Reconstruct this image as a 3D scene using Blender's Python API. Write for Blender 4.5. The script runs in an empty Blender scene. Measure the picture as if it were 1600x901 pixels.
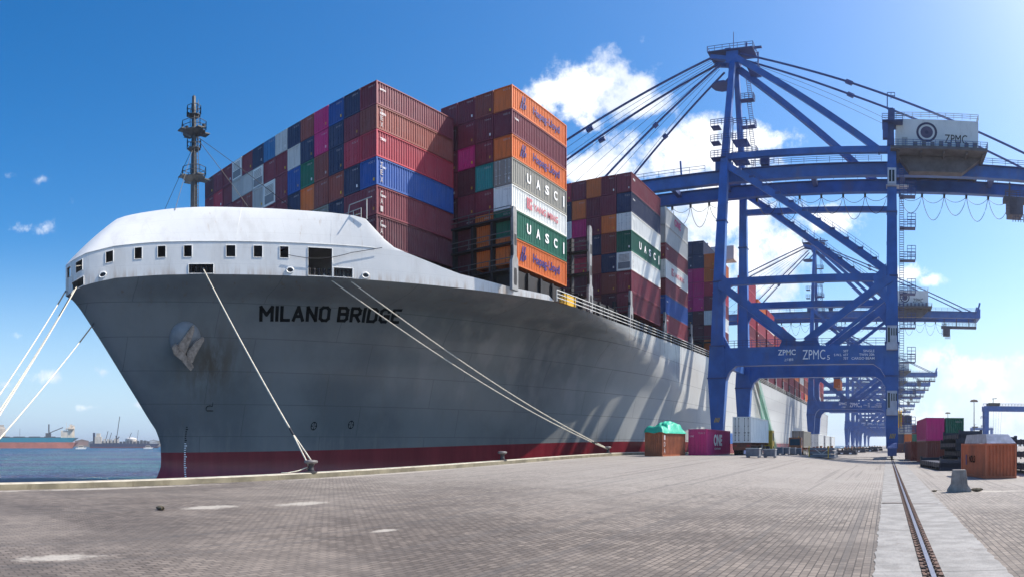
import bpy, math, random
from mathutils import Vector, Matrix
R = math.radians
PI = math.pi
rnd = random.Random(7)
sc = bpy.context.scene
COL = sc.collection

# ------------------------------------------------------------------ camera, world, sun
EYE = 2.1
cd = bpy.data.cameras.new('camera'); cam = bpy.data.objects.new('camera', cd); COL.objects.link(cam)
cam.location = (0, 0, EYE)
cam.rotation_euler = (R(90), 0, 0.586)
cd.type = 'PANO'
pc = cd.cycles if hasattr(cd, 'cycles') and hasattr(cd.cycles, 'panorama_type') else cd
try:
    pc.panorama_type = 'EQUIRECTANGULAR'
except Exception:
    pc = cd; pc.panorama_type = 'EQUIRECTANGULAR'
pc.longitude_min = -0.8; pc.longitude_max = 0.8
pc.latitude_min = -206/1150; pc.latitude_max = 695/1150
cd.clip_start = 0.1; cd.clip_end = 20000
sc.camera = cam

SUN = Vector((0.481, 0.50, 0.735)).normalized()
sd = bpy.data.lights.new('sun', 'SUN'); sun = bpy.data.objects.new('sun', sd); COL.objects.link(sun)
sd.energy = 5.0; sd.angle = R(0.5); sd.color = (1.0, 0.94, 0.84)
sun.rotation_euler = SUN.to_track_quat('Z', 'Y').to_euler()
sun.location = (60, 60, 120)
sc.view_settings.view_transform = 'Standard'; sc.view_settings.look = 'None'
sc.view_settings.exposure = 0.42; sc.view_settings.gamma = 1.0
sc.view_settings.use_curve_mapping = False
sc.cycles.max_bounces = 6

def N(nt, t, **kw):
    n = nt.nodes.new(t)
    for k, v in kw.items():
        if k.startswith('i_'):
            n.inputs[k[2:].replace('_', ' ')].default_value = v
        else: setattr(n, k, v)
    return n
def M_(nt, op, a, b=None, c=None, clamp=False):
    n = nt.nodes.new('ShaderNodeMath'); n.operation = op; n.use_clamp = clamp
    for i, v in enumerate((a, b, c)):
        if v is None: continue
        if isinstance(v, (int, float)): n.inputs[i].default_value = v
        else: nt.links.new(v, n.inputs[i])
    return n.outputs[0]
def mixc(nt, f, a, b, mode='MIX'):
    n = nt.nodes.new('ShaderNodeMix'); n.data_type = 'RGBA'; n.blend_type = mode
    for s, v in ((n.inputs[0], f), (n.inputs[6], a), (n.inputs[7], b)):
        if isinstance(v, (int, float)): s.default_value = v
        elif isinstance(v, (tuple, list)): s.default_value = tuple(v) + ((1,) if len(v) == 3 else ())
        else: nt.links.new(v, s)
    return n.outputs[2]
def smooth(nt, v, lo, hi):
    n = nt.nodes.new('ShaderNodeMapRange'); n.interpolation_type = 'SMOOTHSTEP'
    nt.links.new(v, n.inputs[0]); n.inputs[1].default_value = lo; n.inputs[2].default_value = hi
    return n.outputs[0]

w = bpy.data.worlds.new('World'); sc.world = w; w.use_nodes = True
nt = w.node_tree; nt.nodes.clear(); L = nt.links
sky = N(nt, 'ShaderNodeTexSky'); sky.sky_type = 'NISHITA'; sky.sun_disc = False
sky.sun_elevation = math.asin(SUN.z); sky.sun_rotation = math.atan2(SUN.x, SUN.y)
sky.air_density = 1.0; sky.dust_density = 1.8; sky.ozone_density = 3.0
hs = N(nt, 'ShaderNodeHueSaturation'); hs.inputs['Saturation'].default_value = 1.45; hs.inputs['Value'].default_value = 1.0
L.new(sky.outputs[0], hs.inputs['Color'])
tc = N(nt, 'ShaderNodeTexCoord')
sep = N(nt, 'ShaderNodeSeparateXYZ'); L.new(tc.outputs['Generated'], sep.inputs[0])
az = M_(nt, 'ARCTAN2', M_(nt, 'MULTIPLY', sep.outputs[0], -1), sep.outputs[1])   # left of +Y positive
el = M_(nt, 'ARCSINE', sep.outputs[2])
# clouds stand at real bearings round the horizon: (bearing, elevation, half width, half height, weight)
def cl(px, py, rx, ry, wt=1.0): return ((1386-px)/1000, (695-py)/1150, rx/1000, ry/1150, wt)
CL = [cl(905,150,78,48), cl(965,140,62,50), cl(1010,165,55,26,.9), cl(850,160,36,18,.8),
      cl(1075,240,135,46), cl(960,262,100,26), cl(1185,215,40,24,.9), cl(1100,205,45,28),
      cl(1140,330,100,66), cl(1200,385,85,62,.95), cl(1290,345,52,28,.9), cl(1100,400,80,60,.85), cl(1220,450,70,34,.72),
      cl(1420,428,32,16,.9), cl(1455,438,28,12,.85),
      cl(1540,575,62,26,.95), cl(1590,590,60,34,.95), cl(1500,600,40,18,.75), cl(1440,560,60,26,.75), cl(1480,650,200,30,.75), cl(1640,640,160,50,.9),
      cl(52,358,44,14,.62), cl(28,352,12,18,.5), cl(62,283,17,11,.62), cl(16,274,26,8,.55), cl(70,588,52,14,.60), cl(155,580,22,11,.70), cl(205,633,26,8,.58), cl(125,636,30,7,.55),
      cl(25,523,18,8,.55), cl(12,600,26,9,.55)]
nz = N(nt, 'ShaderNodeTexNoise'); nz.inputs['Scale'].default_value = 16; nz.inputs['Detail'].default_value = 8; nz.inputs['Roughness'].default_value = .62
L.new(tc.outputs['Generated'], nz.inputs['Vector'])
nzb = N(nt, 'ShaderNodeTexNoise'); nzb.inputs['Scale'].default_value = 7; nzb.inputs['Detail'].default_value = 5
L.new(tc.outputs['Generated'], nzb.inputs['Vector'])
acc = None; low = None
for a0, e0, ra, re, wt in CL:
    d2 = M_(nt, 'ADD', M_(nt, 'POWER', M_(nt, 'ABSOLUTE', M_(nt, 'MULTIPLY', M_(nt, 'SUBTRACT', az, a0), 1/ra)), 2.0),
            M_(nt, 'POWER', M_(nt, 'ABSOLUTE', M_(nt, 'MULTIPLY', M_(nt, 'SUBTRACT', el, e0), 1/re)), 2.0))
    g = M_(nt, 'MULTIPLY', M_(nt, 'EXPONENT', M_(nt, 'MULTIPLY', d2, -0.6)), wt)
    acc = g if acc is None else M_(nt, 'MAXIMUM', acc, g)
dens = M_(nt, 'ADD', acc, M_(nt, 'MULTIPLY', M_(nt, 'SUBTRACT', nz.outputs[0], .5), 1.6))
nzc = N(nt, 'ShaderNodeTexNoise'); nzc.inputs['Scale'].default_value = 42; nzc.inputs['Detail'].default_value = 7; nzc.inputs['Roughness'].default_value = .65
L.new(tc.outputs['Generated'], nzc.inputs['Vector'])
dens = M_(nt, 'ADD', dens, M_(nt, 'MULTIPLY', M_(nt, 'SUBTRACT', nzc.outputs[0], .5), .75))
mask = smooth(nt, dens, .42, .95)
shade = smooth(nt, nzb.outputs[0], .42, .62)
thick = smooth(nt, dens, .75, 1.15)
ccol = mixc(nt, M_(nt, 'MULTIPLY', smooth(nt, M_(nt, 'ADD', nzb.outputs[0], M_(nt, 'MULTIPLY', M_(nt, 'SUBTRACT', nzc.outputs[0], .5), .35)), .44, .60), .85), (7.6, 7.7, 7.8), (4.7, 5.2, 6.1))
hor = M_(nt, 'SUBTRACT', 1.0, smooth(nt, el, -.05, .30))
clear = mixc(nt, M_(nt, 'MULTIPLY', hor, .80), hs.outputs[0], (4.3, 5.3, 6.5))      # pale sea haze low in the sky
clear = mixc(nt, 1.0, clear, (.93, 1.02, 1.05), 'MULTIPLY')
whitish = mixc(nt, mask, clear, ccol)
bg = N(nt, 'ShaderNodeBackground'); bg.inputs['Strength'].default_value = 0.135
L.new(whitish, bg.inputs['Color'])
wo = N(nt, 'ShaderNodeOutputWorld'); L.new(bg.outputs[0], wo.inputs[0])

# ------------------------------------------------------------------ materials
MATS = {}
def mat(name, col, rough=.55, metal=0.0, var=.12, nscale=1.2, dirt=None, dirt_amt=.0, dscale=.8, bump=0, spec=None):
    if name in MATS: return MATS[name]
    m = bpy.data.materials.new(name); m.use_nodes = True; t = m.node_tree
    b = t.nodes['Principled BSDF']; b.inputs['Roughness'].default_value = rough; b.inputs['Metallic'].default_value = metal
    if spec is not None: b.inputs['Specular IOR Level'].default_value = spec
    c = N(t, 'ShaderNodeTexCoord')
    n1 = N(t, 'ShaderNodeTexNoise', i_Scale=nscale, i_Detail=6.0, i_Roughness=.6); t.links.new(c.outputs['Object'], n1.inputs['Vector'])
    lo = tuple(x*(1-var) for x in col); hi = tuple(min(1, x*(1+var)) for x in col)
    o = mixc(t, smooth(t, n1.outputs[0], .3, .7), lo, hi)
    if dirt:
        mp = N(t, 'ShaderNodeMapping'); mp.inputs['Scale'].default_value = (1, 1, .25); t.links.new(c.outputs['Object'], mp.inputs[0])
        n2 = N(t, 'ShaderNodeTexNoise', i_Scale=dscale, i_Detail=8.0, i_Roughness=.7); t.links.new(mp.outputs[0], n2.inputs['Vector'])
        o = mixc(t, M_(t, 'MULTIPLY', smooth(t, n2.outputs[0], .5, .72), dirt_amt), o, dirt)
    t.links.new(o, b.inputs['Base Color'])
    if bump:
        bp = N(t, 'ShaderNodeBump', i_Strength=bump, i_Distance=.05)
        n3 = N(t, 'ShaderNodeTexNoise', i_Scale=12.0, i_Detail=4.0); t.links.new(c.outputs['Object'], n3.inputs['Vector'])
        t.links.new(n3.outputs[0], bp.inputs['Height']); t.links.new(bp.outputs[0], b.inputs['Normal'])
    MATS[name] = m; return m

def cmat(name, col):
    """container paint: slight fading per box and rusty scrapes"""
    key = 'container_'+name
    if key in MATS: return MATS[key]
    m = bpy.data.materials.new(key); m.use_nodes = True; t = m.node_tree
    b = t.nodes['Principled BSDF']; b.inputs['Roughness'].default_value = .5
    c = N(t, 'ShaderNodeTexCoord'); oi = N(t, 'ShaderNodeObjectInfo')
    ad = N(t, 'ShaderNodeVectorMath'); ad.operation = 'ADD'
    t.links.new(c.outputs['Object'], ad.inputs[0])
    sc_ = M_(t, 'MULTIPLY', oi.outputs['Random'], 50.0); cb = N(t, 'ShaderNodeCombineXYZ'); t.links.new(sc_, cb.inputs[0]); t.links.new(cb.outputs[0], ad.inputs[1])
    n1 = N(t, 'ShaderNodeTexNoise', i_Scale=.6, i_Detail=6.0, i_Roughness=.65); t.links.new(ad.outputs[0], n1.inputs['Vector'])
    fade = tuple(min(1, x*.75+.07) for x in col)
    o = mixc(t, M_(t, 'MULTIPLY', smooth(t, n1.outputs[0], .35, .75), .45), col, fade)
    val = M_(t, 'ADD', M_(t, 'MULTIPLY', oi.outputs['Random'], .35), .8)
    hsv = N(t, 'ShaderNodeHueSaturation'); t.links.new(o, hsv.inputs['Color']); t.links.new(val, hsv.inputs['Value'])
    n2 = N(t, 'ShaderNodeTexNoise', i_Scale=2.5, i_Detail=8.0, i_Roughness=.75); t.links.new(ad.outputs[0], n2.inputs['Vector'])
    o = mixc(t, M_(t, 'MULTIPLY', smooth(t, n2.outputs[0], .60, .74), .65), hsv.outputs[0], (.09, .04, .025))
    mp = N(t, 'ShaderNodeMapping'); mp.inputs['Scale'].default_value = (3, 3, .3); t.links.new(ad.outputs[0], mp.inputs[0])
    n3 = N(t, 'ShaderNodeTexNoise', i_Scale=1.5, i_Detail=5.0); t.links.new(mp.outputs[0], n3.inputs['Vector'])
    o = mixc(t, M_(t, 'MULTIPLY', smooth(t, n3.outputs[0], .48, .7), .3), o, tuple(x*.4 for x in col))
    t.links.new(o, b.inputs['Base Color'])
    MATS[key] = m; return m

CC = {'maroon': (.200,.022,.040), 'dark maroon': (.11,.016,.028), 'brown': (.26,.055,.038), 'red': (.42,.028,.055), 'rose red': (.38,.055,.075),
      'magenta': (.60,.012,.17), 'orange': (.66,.155,.022), 'blue': (.012,.085,.36), 'navy blue': (.020,.028,.085), 'sky blue': (.03,.16,.36),
      'teal': (.01,.27,.26), 'green': (.006,.13,.075), 'grey': (.34,.32,.27), 'white': (.80,.80,.76), 'light grey': (.52,.53,.52)}
BLUE = mat('crane_blue_paint', (.028,.112,.38), .45, 0, .18, .35, (.10,.10,.14), .5, .35)
BLUE2 = mat('crane_blue_steel_dark', (.035,.065,.21), .5, 0, .15, .5)
for bm_ in (BLUE, BLUE2):
    t = bm_.node_tree; b = t.nodes['Principled BSDF']; src = b.inputs['Base Color'].links[0].from_socket; c = N(t, 'ShaderNodeTexCoord')
    n1 = N(t, 'ShaderNodeTexNoise', i_Scale=1.6, i_Detail=9.0, i_Roughness=.75); t.links.new(c.outputs['Object'], n1.inputs['Vector'])
    o = mixc(t, M_(t, 'MULTIPLY', smooth(t, n1.outputs[0], .62, .72), .6), src, (.10,.06,.05))
    n2 = N(t, 'ShaderNodeTexNoise', i_Scale=.22, i_Detail=4.0); t.links.new(c.outputs['Object'], n2.inputs['Vector'])
    o = mixc(t, M_(t, 'MULTIPLY', smooth(t, n2.outputs[0], .5, .68), .3), o, (.09,.19,.40)); t.links.new(o, b.inputs['Base Color'])
DARK = mat('black_painted_steel', (.018,.017,.02), .6, 0, .3, 1.0, (.06,.03,.02), .3, 1.5)
GREYST = mat('grey_painted_steel', (.36,.36,.35), .5, 0, .1, 1.0, (.15,.10,.07), .3)
WHITE = mat('white_ship_paint', (.70,.695,.68), .38, 0, .03, .3, (.45,.42,.38), .35, .35)
t = WHITE.node_tree; b = t.nodes['Principled BSDF']; src = b.inputs['Base Color'].links[0].from_socket
c = N(t, 'ShaderNodeTexCoord'); sp = N(t, 'ShaderNodeSeparateXYZ'); t.links.new(c.outputs['Object'], sp.inputs[0]); cb = N(t, 'ShaderNodeCombineXYZ'); t.links.new(sp.outputs[1], cb.inputs[0]); t.links.new(sp.outputs[2], cb.inputs[1])
br = N(t, 'ShaderNodeTexBrick'); t.links.new(cb.outputs[0], br.inputs['Vector']); br.inputs['Scale'].default_value = 1; br.inputs['Brick Width'].default_value = 5.5; br.inputs['Row Height'].default_value = 1.45; br.inputs['Mortar Size'].default_value = .02; br.offset = .4
o = mixc(t, M_(t, 'MULTIPLY', br.outputs['Fac'], .22), src, (.45,.44,.42))
mp = N(t, 'ShaderNodeMapping'); mp.inputs['Scale'].default_value = (1.6,1.6,.12); t.links.new(c.outputs['Object'], mp.inputs[0])
n2 = N(t, 'ShaderNodeTexNoise', i_Scale=1.4, i_Detail=7.0, i_Roughness=.7); t.links.new(mp.outputs[0], n2.inputs['Vector'])
o = mixc(t, M_(t, 'MULTIPLY', smooth(t, n2.outputs[0], .60, .74), .45), o, (.42,.30,.19)); o = mixc(t, M_(t, 'MULTIPLY', M_(t, 'SUBTRACT', 1.0, smooth(t, sp.outputs[2], 16.3, 17.5)), M_(t, 'MULTIPLY', smooth(t, n2.outputs[0], .42, .62), .5)), o, (.38,.25,.15)); t.links.new(o, b.inputs['Base Color'])
n3 = N(t, 'ShaderNodeTexNoise', i_Scale=.7, i_Detail=2.0); t.links.new(c.outputs['Object'], n3.inputs['Vector'])
bp = N(t, 'ShaderNodeBump', i_Strength=.35, i_Distance=.08); t.links.new(n3.outputs[0], bp.inputs['Height']); t.links.new(bp.outputs[0], b.inputs['Normal'])
RUBBER = mat('black_rubber', (.015,.015,.016), .8)
GLASS = mat('dark_window_glass', (.02,.025,.03), .08)
ROPE = mat('pale_mooring_rope', (.62,.56,.45), .9, 0, .2, 6)
SLEEVE = mat('dark_rope_sleeve', (.03,.03,.035), .8)
LETTER = mat('black_lettering', (.004,.004,.005), .9, var=.02, spec=.1)
WLETTER = mat('white_lettering', (.88,.88,.88), .5, var=.03)
YEL = mat('yellow_paint', (.70,.42,.03), .5)

# ------------------------------------------------------------------ helpers
def pr(o, label=None, cat=None, group=None, kind=None):
    if label: o['label'] = label
    if cat: o['category'] = cat
    if group: o['group'] = group
    if kind: o['kind'] = kind
    return o
def empty(name, loc=(0,0,0), rz=0.0, label=None, cat=None, group=None, parent=None):
    o = bpy.data.objects.new(name, None); o.location = loc; o.rotation_euler = (0,0,rz); o.empty_display_size = .3
    COL.objects.link(o)
    if parent: o.parent = parent
    return pr(o, label, cat, group)
def place(name, me, m=None, parent=None, loc=None, rot=None):
    o = bpy.data.objects.new(name, me); COL.objects.link(o)
    if parent: o.parent = parent
    if loc is not None: o.location = loc
    if rot is not None: o.rotation_euler = rot
    if m is not None:
        if not len(me.materials): me.materials.append(None)
        o.material_slots[0].link = 'OBJECT'; o.material_slots[0].material = m
    return o
class MB:
    def __init__(s): s.v = []; s.f = []
    def add(s, vs, fs):
        k = len(s.v); s.v += [tuple(p) for p in vs]; s.f += [tuple(i+k for i in f) for f in fs]; return s
    def box(s, x0, x1, y0, y1, z0, z1):
        return s.add([(x0,y0,z0),(x1,y0,z0),(x1,y1,z0),(x0,y1,z0),(x0,y0,z1),(x1,y0,z1),(x1,y1,z1),(x0,y1,z1)],
                     [(0,3,2,1),(4,5,6,7),(0,1,5,4),(1,2,6,5),(2,3,7,6),(3,0,4,7)])
    def beam(s, a, b, w, h, w2=None, h2=None, up=(0,0,1)):
        a = Vector(a); b = Vector(b); d = (b-a).normalized(); u = Vector(up)
        if abs(d.dot(u)) > .98: u = Vector((0,1,0))
        x = d.cross(u).normalized(); y = x.cross(d).normalized()
        w2 = w if w2 is None else w2; h2 = h if h2 is None else h2
        vs = []
        for p, ww, hh in ((a, w, h), (b, w2, h2)):
            for sx, sy in ((-1,-1),(1,-1),(1,1),(-1,1)): vs.append(p + x*(sx*ww/2) + y*(sy*hh/2))
        return s.add(vs, [(0,1,2,3),(7,6,5,4),(0,4,5,1),(1,5,6,2),(2,6,7,3),(3,7,4,0)])
    def tube(s, pts, r, n=6, r2=None):
        pts = [Vector(p) for p in pts]; m = len(pts); vs = []
        for i, p in enumerate(pts):
            d = (pts[min(i+1,m-1)] - pts[max(i-1,0)]).normalized()
            u = Vector((0,0,1)) if abs(d.z) < .95 else Vector((1,0,0))
            x = d.cross(u).normalized(); y = x.cross(d)
            rr = r if r2 is None else r + (r2-r)*i/(m-1)
            for k in range(n): a = 2*PI*k/n; vs.append(p + x*(rr*math.cos(a)) + y*(rr*math.sin(a)))
        fs = [(i*n+k, i*n+(k+1)%n, (i+1)*n+(k+1)%n, (i+1)*n+k) for i in range(m-1) for k in range(n)]
        fs += [tuple(range(n-1,-1,-1)), tuple((m-1)*n+k for k in range(n))]
        return s.add(vs, fs)
    def lathe(s, prof, c=(0,0,0), n=16):
        vs = []; m = len(prof)
        for r, z in prof:
            for k in range(n): a = 2*PI*k/n; vs.append((c[0]+r*math.cos(a), c[1]+r*math.sin(a), c[2]+z))
        fs = [(i*n+k, i*n+(k+1)%n, (i+1)*n+(k+1)%n, (i+1)*n+k) for i in range(m-1) for k in range(n)]
        fs += [tuple(range(n-1,-1,-1)), tuple((m-1)*n+k for k in range(n))]
        return s.add(vs, fs)
    def prism(s, poly, axis, a, b):
        """poly of 2D points extruded along axis 0/1/2 from a to b"""
        def P(u, v, t): return {0:(t,u,v), 1:(u,t,v), 2:(u,v,t)}[axis]
        n = len(poly)
        vs = [P(u,v,a) for u,v in poly] + [P(u,v,b) for u,v in poly]
        return s.add(vs, [tuple(range(n-1,-1,-1)), tuple(range(n,2*n))] + [(i,(i+1)%n,n+(i+1)%n,n+i) for i in range(n)])
    def grid(s, rows, skip=None):
        m = len(rows); n = len(rows[0]); vs = [p for r in rows for p in r]
        return s.add(vs, [(i*n+j, i*n+j+1, (i+1)*n+j+1, (i+1)*n+j) for i in range(m-1) for j in range(n-1) if not (skip and skip(i,j))])
    def rail(s, pts, h=1.1, step=2.0, r=.03, rails=3):
        """guard rail along a polyline"""
        for a, b in zip(pts[:-1], pts[1:]):
            a = Vector(a); b = Vector(b); n = max(1, int((b-a).length/step))
            for i in range(n+1):
                p = a.lerp(b, i/n); s.beam(p, p+Vector((0,0,h)), 2*r, 2*r)
            for k in range(rails):
                z = Vector((0,0,h*(k+1)/rails)); s.beam(a+z, b+z, 2*r, 2*r)
        return s
    def mesh(s, name, m=None, smooth=False, fix=True):
        me = bpy.data.meshes.new(name); me.from_pydata(s.v, [], s.f); me.validate()
        if fix:
            import bmesh
            bm = bmesh.new(); bm.from_mesh(me); bmesh.ops.recalc_face_normals(bm, faces=bm.faces); bm.to_mesh(me); bm.free()
        if m: me.materials.append(m)
        if smooth:
            for p in me.polygons: p.use_smooth = True
        return me
    def build(s, name, m, parent=None, loc=None, smooth=False, bevel=0, fix=True):
        o = bpy.data.objects.new(name, s.mesh(name, m, smooth, fix)); COL.objects.link(o)
        if parent: o.parent = parent
        if loc is not None: o.location = loc
        if bevel:
            bv = o.modifiers.new('bevel', 'BEVEL'); bv.width = bevel; bv.segments = 2; bv.limit_method = 'ANGLE'
        return o
def copy_tree(o, parent=None):
    c = o.copy(); COL.objects.link(c)
    if parent: c.parent = parent
    for ch in list(o.children): copy_tree(ch, c)
    return c
TXT = {}
def text_mesh(s, size, bold=0.0, shear=0.0, spacing=1.0):
    k = (s, size, bold, shear, spacing)
    if k in TXT: return TXT[k]
    cu = bpy.data.curves.new('t', 'FONT'); cu.body = s; cu.size = size; cu.offset = bold; cu.shear = shear; cu.space_character = spacing
    cu.align_x = 'LEFT'; cu.fill_mode = 'FRONT'; cu.resolution_u = 3
    o = bpy.data.objects.new('t', cu); COL.objects.link(o)
    dg = bpy.context.evaluated_depsgraph_get(); me = bpy.data.meshes.new_from_object(o.evaluated_get(dg))
    bpy.data.objects.remove(o); bpy.data.curves.remove(cu)
    me.materials.clear(); TXT[k] = me; return me
def text(name, s, size, m, parent, origin, right, up, bold=0.0, width=None, spacing=1.0, shear=0.0, height=None):
    """flat lettering: origin bottom-left, right/up unit vectors, optional fitted width/height"""
    me = text_mesh(s, size, bold, shear, spacing)
    xs = [v.co.x for v in me.vertices]; ys = [v.co.y for v in me.vertices]
    sx = width/(max(xs)-min(xs)) if width else 1; sy = height/(max(ys)-min(ys)) if height else (sx if width else 1)
    o = place(name, me, m, parent)
    r = Vector(right); u = Vector(up); n = r.cross(u)
    mt = Matrix.Identity(4)
    for i in range(3): mt[i][0] = r[i]*sx; mt[i][1] = u[i]*sy; mt[i][2] = n[i]
    og = Vector(origin) - r*(min(xs)*sx) - u*(min(ys)*sy)
    for i in range(3): mt[i][3] = og[i]
    o.matrix_local = mt
    return o
def sm(x, a, b):
    t = max(0, min(1, (x-a)/(b-a))); return t*t*(3-2*t)
def gz(x, y):   # the quay crowns gently between the crane rails, and falls back beyond
    return 1.0*math.exp(-((y-80)/45)**2) * sm(-x, 1.0, 16.0)
def interp(tab, x):
    if x <= tab[0][0]: return tab[0][1]
    for (a, fa), (b, fb) in zip(tab[:-1], tab[1:]):
        if x <= b: return fa + (fb-fa)*(x-a)/(b-a)
    return tab[-1][1]
def ph(px): return (1386-px)/1000
def bearing(px, d): a = ph(px); return (-d*math.sin(a), d*math.cos(a))

# ------------------------------------------------------------------ ground, water, quay
EDGE = -33.5
def paver_mat():
    m = bpy.data.materials.new('grey_concrete_pavers'); m.use_nodes = True; t = m.node_tree
    b = t.nodes['Principled BSDF']; b.inputs['Roughness'].default_value = .85
    c = N(t, 'ShaderNodeTexCoord'); mp = N(t, 'ShaderNodeMapping'); mp.inputs['Rotation'].default_value = (0,0,R(90))
    t.links.new(c.outputs['Object'], mp.inputs[0])
    nd = N(t, 'ShaderNodeTexNoise', i_Scale=.35, i_Detail=2.0); t.links.new(c.outputs['Object'], nd.inputs['Vector'])
    off = N(t, 'ShaderNodeVectorMath'); off.operation = 'MULTIPLY_ADD'; t.links.new(nd.outputs['Color'], off.inputs[0]); off.inputs[1].default_value = (.02,.02,0)
    t.links.new(mp.outputs[0], off.inputs[2])
    br = N(t, 'ShaderNodeTexBrick'); t.links.new(off.outputs[0], br.inputs['Vector'])
    br.inputs['Scale'].default_value = 1.0; br.inputs['Brick Width'].default_value = .27; br.inputs['Row Height'].default_value = .16
    br.inputs['Mortar Size'].default_value = .013; br.inputs['Mortar Smooth'].default_value = .3; br.inputs['Bias'].default_value = -.1
    br.inputs['Color1'].default_value = (.335,.288,.248,1); br.inputs['Color2'].default_value = (.155,.130,.112,1); br.inputs['Mortar'].default_value = (.045,.038,.034,1)
    n1 = N(t, 'ShaderNodeTexNoise', i_Scale=.11, i_Detail=7.0, i_Roughness=.62); t.links.new(c.outputs['Object'], n1.inputs['Vector'])
    # long tyre-worn bands along the quay
    m2 = N(t, 'ShaderNodeMapping'); m2.inputs['Scale'].default_value = (1.6,.05,1); t.links.new(c.outputs['Object'], m2.inputs[0])
    n2 = N(t, 'ShaderNodeTexNoise', i_Scale=.6, i_Detail=5.0); t.links.new(m2.outputs[0], n2.inputs['Vector'])
    sp = N(t, 'ShaderNodeSeparateXYZ'); t.links.new(c.outputs['Object'], sp.inputs[0])
    dusty = (.37,.33,.29)
    o = mixc(t, M_(t, 'MULTIPLY', smooth(t, n1.outputs[0], .42, .62), .45), br.outputs[0], dusty)
    o = mixc(t, M_(t, 'MULTIPLY', smooth(t, n2.outputs[0], .52, .68), .35), o, (.15,.135,.13))
    # the paving turns paler further along the quay
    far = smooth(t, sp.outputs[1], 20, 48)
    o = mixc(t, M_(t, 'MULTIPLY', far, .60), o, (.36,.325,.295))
    # grime of tyre rubber on the first metres by the quay
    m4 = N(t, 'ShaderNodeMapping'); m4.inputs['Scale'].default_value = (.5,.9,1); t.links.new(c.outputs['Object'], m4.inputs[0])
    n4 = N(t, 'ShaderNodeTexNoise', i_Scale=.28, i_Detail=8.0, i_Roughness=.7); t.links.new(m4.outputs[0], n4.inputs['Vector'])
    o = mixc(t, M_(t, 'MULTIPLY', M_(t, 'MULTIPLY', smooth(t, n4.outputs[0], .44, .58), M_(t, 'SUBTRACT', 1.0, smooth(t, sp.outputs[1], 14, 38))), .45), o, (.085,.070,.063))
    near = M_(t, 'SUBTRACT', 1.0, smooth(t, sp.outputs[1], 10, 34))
    o = mixc(t, M_(t, 'MULTIPLY', near, .75), o, (.62,.56,.52), 'MULTIPLY')     # blocks darker and browner towards the near end
    n7 = N(t, 'ShaderNodeTexNoise', i_Scale=.9, i_Detail=4.0, i_Roughness=.6); t.links.new(c.outputs['Object'], n7.inputs['Vector'])
    o = mixc(t, M_(t, 'MULTIPLY', smooth(t, n7.outputs[0], .66, .74), .6), o, (.06,.052,.048))
    m8 = N(t, 'ShaderNodeMapping'); m8.inputs['Scale'].default_value = (2.6,.03,1); m8.inputs['Rotation'].default_value = (0,0,.18); t.links.new(c.outputs['Object'], m8.inputs[0])
    n8 = N(t, 'ShaderNodeTexNoise', i_Scale=1.0, i_Detail=3.0); t.links.new(m8.outputs[0], n8.inputs['Vector'])
    o = mixc(t, M_(t, 'MULTIPLY', smooth(t, n8.outputs[0], .56, .64), .35), o, (.10,.09,.085))
    # spilt sand
    n5 = N(t, 'ShaderNodeTexNoise', i_Scale=1.6, i_Detail=9.0, i_Roughness=.8); t.links.new(c.outputs['Object'], n5.inputs['Vector'])
    sand = None
    for (x, y, rx, ry) in ((-20.6,11.6,.8,1.6), (-19.6,15.2,.8,1.5), (-12.8,3.6,.5,1.1), (-31.8,12.5,.8,7.0), (-31.9,2.0,.7,9.0), (-31.9,32,.6,12.0), (-31.9,55,.5,16), (4.9,33,3.2,.6), (-12.2,12.2,.25,.6)):
        d = M_(t, 'ADD', M_(t, 'POWER', M_(t, 'ABSOLUTE', M_(t, 'DIVIDE', M_(t, 'SUBTRACT', sp.outputs[0], x), rx)), 2.0), M_(t, 'POWER', M_(t, 'ABSOLUTE', M_(t, 'DIVIDE', M_(t, 'SUBTRACT', sp.outputs[1], y), ry)), 2.0))
        g = M_(t, 'EXPONENT', M_(t, 'MULTIPLY', d, -1.0)); sand = g if sand is None else M_(t, 'MAXIMUM', sand, g)
    sand = smooth(t, M_(t, 'ADD', sand, M_(t, 'MULTIPLY', M_(t, 'SUBTRACT', n5.outputs[0], .5), 2.2)), .38, .95)
    o = mixc(t, M_(t, 'MULTIPLY', sand, .85), o, (.47,.42,.36))
    t.links.new(o, b.inputs['Base Color'])
    bp = N(t, 'ShaderNodeBump', i_Strength=.9, i_Distance=.03); t.links.new(br.outputs['Fac'], bp.inputs['Height']); bp.invert = True
    n6 = N(t, 'ShaderNodeTexNoise', i_Scale=5.0, i_Detail=6.0); t.links.new(c.outputs['Object'], n6.inputs['Vector'])
    bp2 = N(t, 'ShaderNodeBump', i_Strength=.35, i_Distance=.06); t.links.new(n6.outputs[0], bp2.inputs['Height']); t.links.new(bp.outputs[0], bp2.inputs['Normal'])
    t.links.new(bp2.outputs[0], b.inputs['Normal'])
    return m
KB = EDGE + 0.9    # inner face of the quay-edge kerb
xs = [KB, -31,-28.5,-25,-22,-19,-16,-13,-10,-8,-6,-4,-2,-1,0,3,10,40,200,1000,4000]
ys = [-300,-100,-40] + list(range(-30,160,5)) + [170,190,220,260,300,400,600,1000,2000,6000]
g = MB(); g.grid([[(x,y,gz(x,y)) for y in ys] for x in xs])
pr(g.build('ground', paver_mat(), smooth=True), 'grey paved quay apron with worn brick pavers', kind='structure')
CONC = mat('pale_concrete', (.275,.26,.245), .85, 0, .22, 1.3, (.17,.15,.135), .75, 1.4, bump=.35)
t = CONC.node_tree; b = t.nodes['Principled BSDF']; src = b.inputs['Base Color'].links[0].from_socket
c = N(t, 'ShaderNodeTexCoord'); br = N(t, 'ShaderNodeTexBrick'); t.links.new(c.outputs['Object'], br.inputs['Vector']); br.offset = 0
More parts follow.
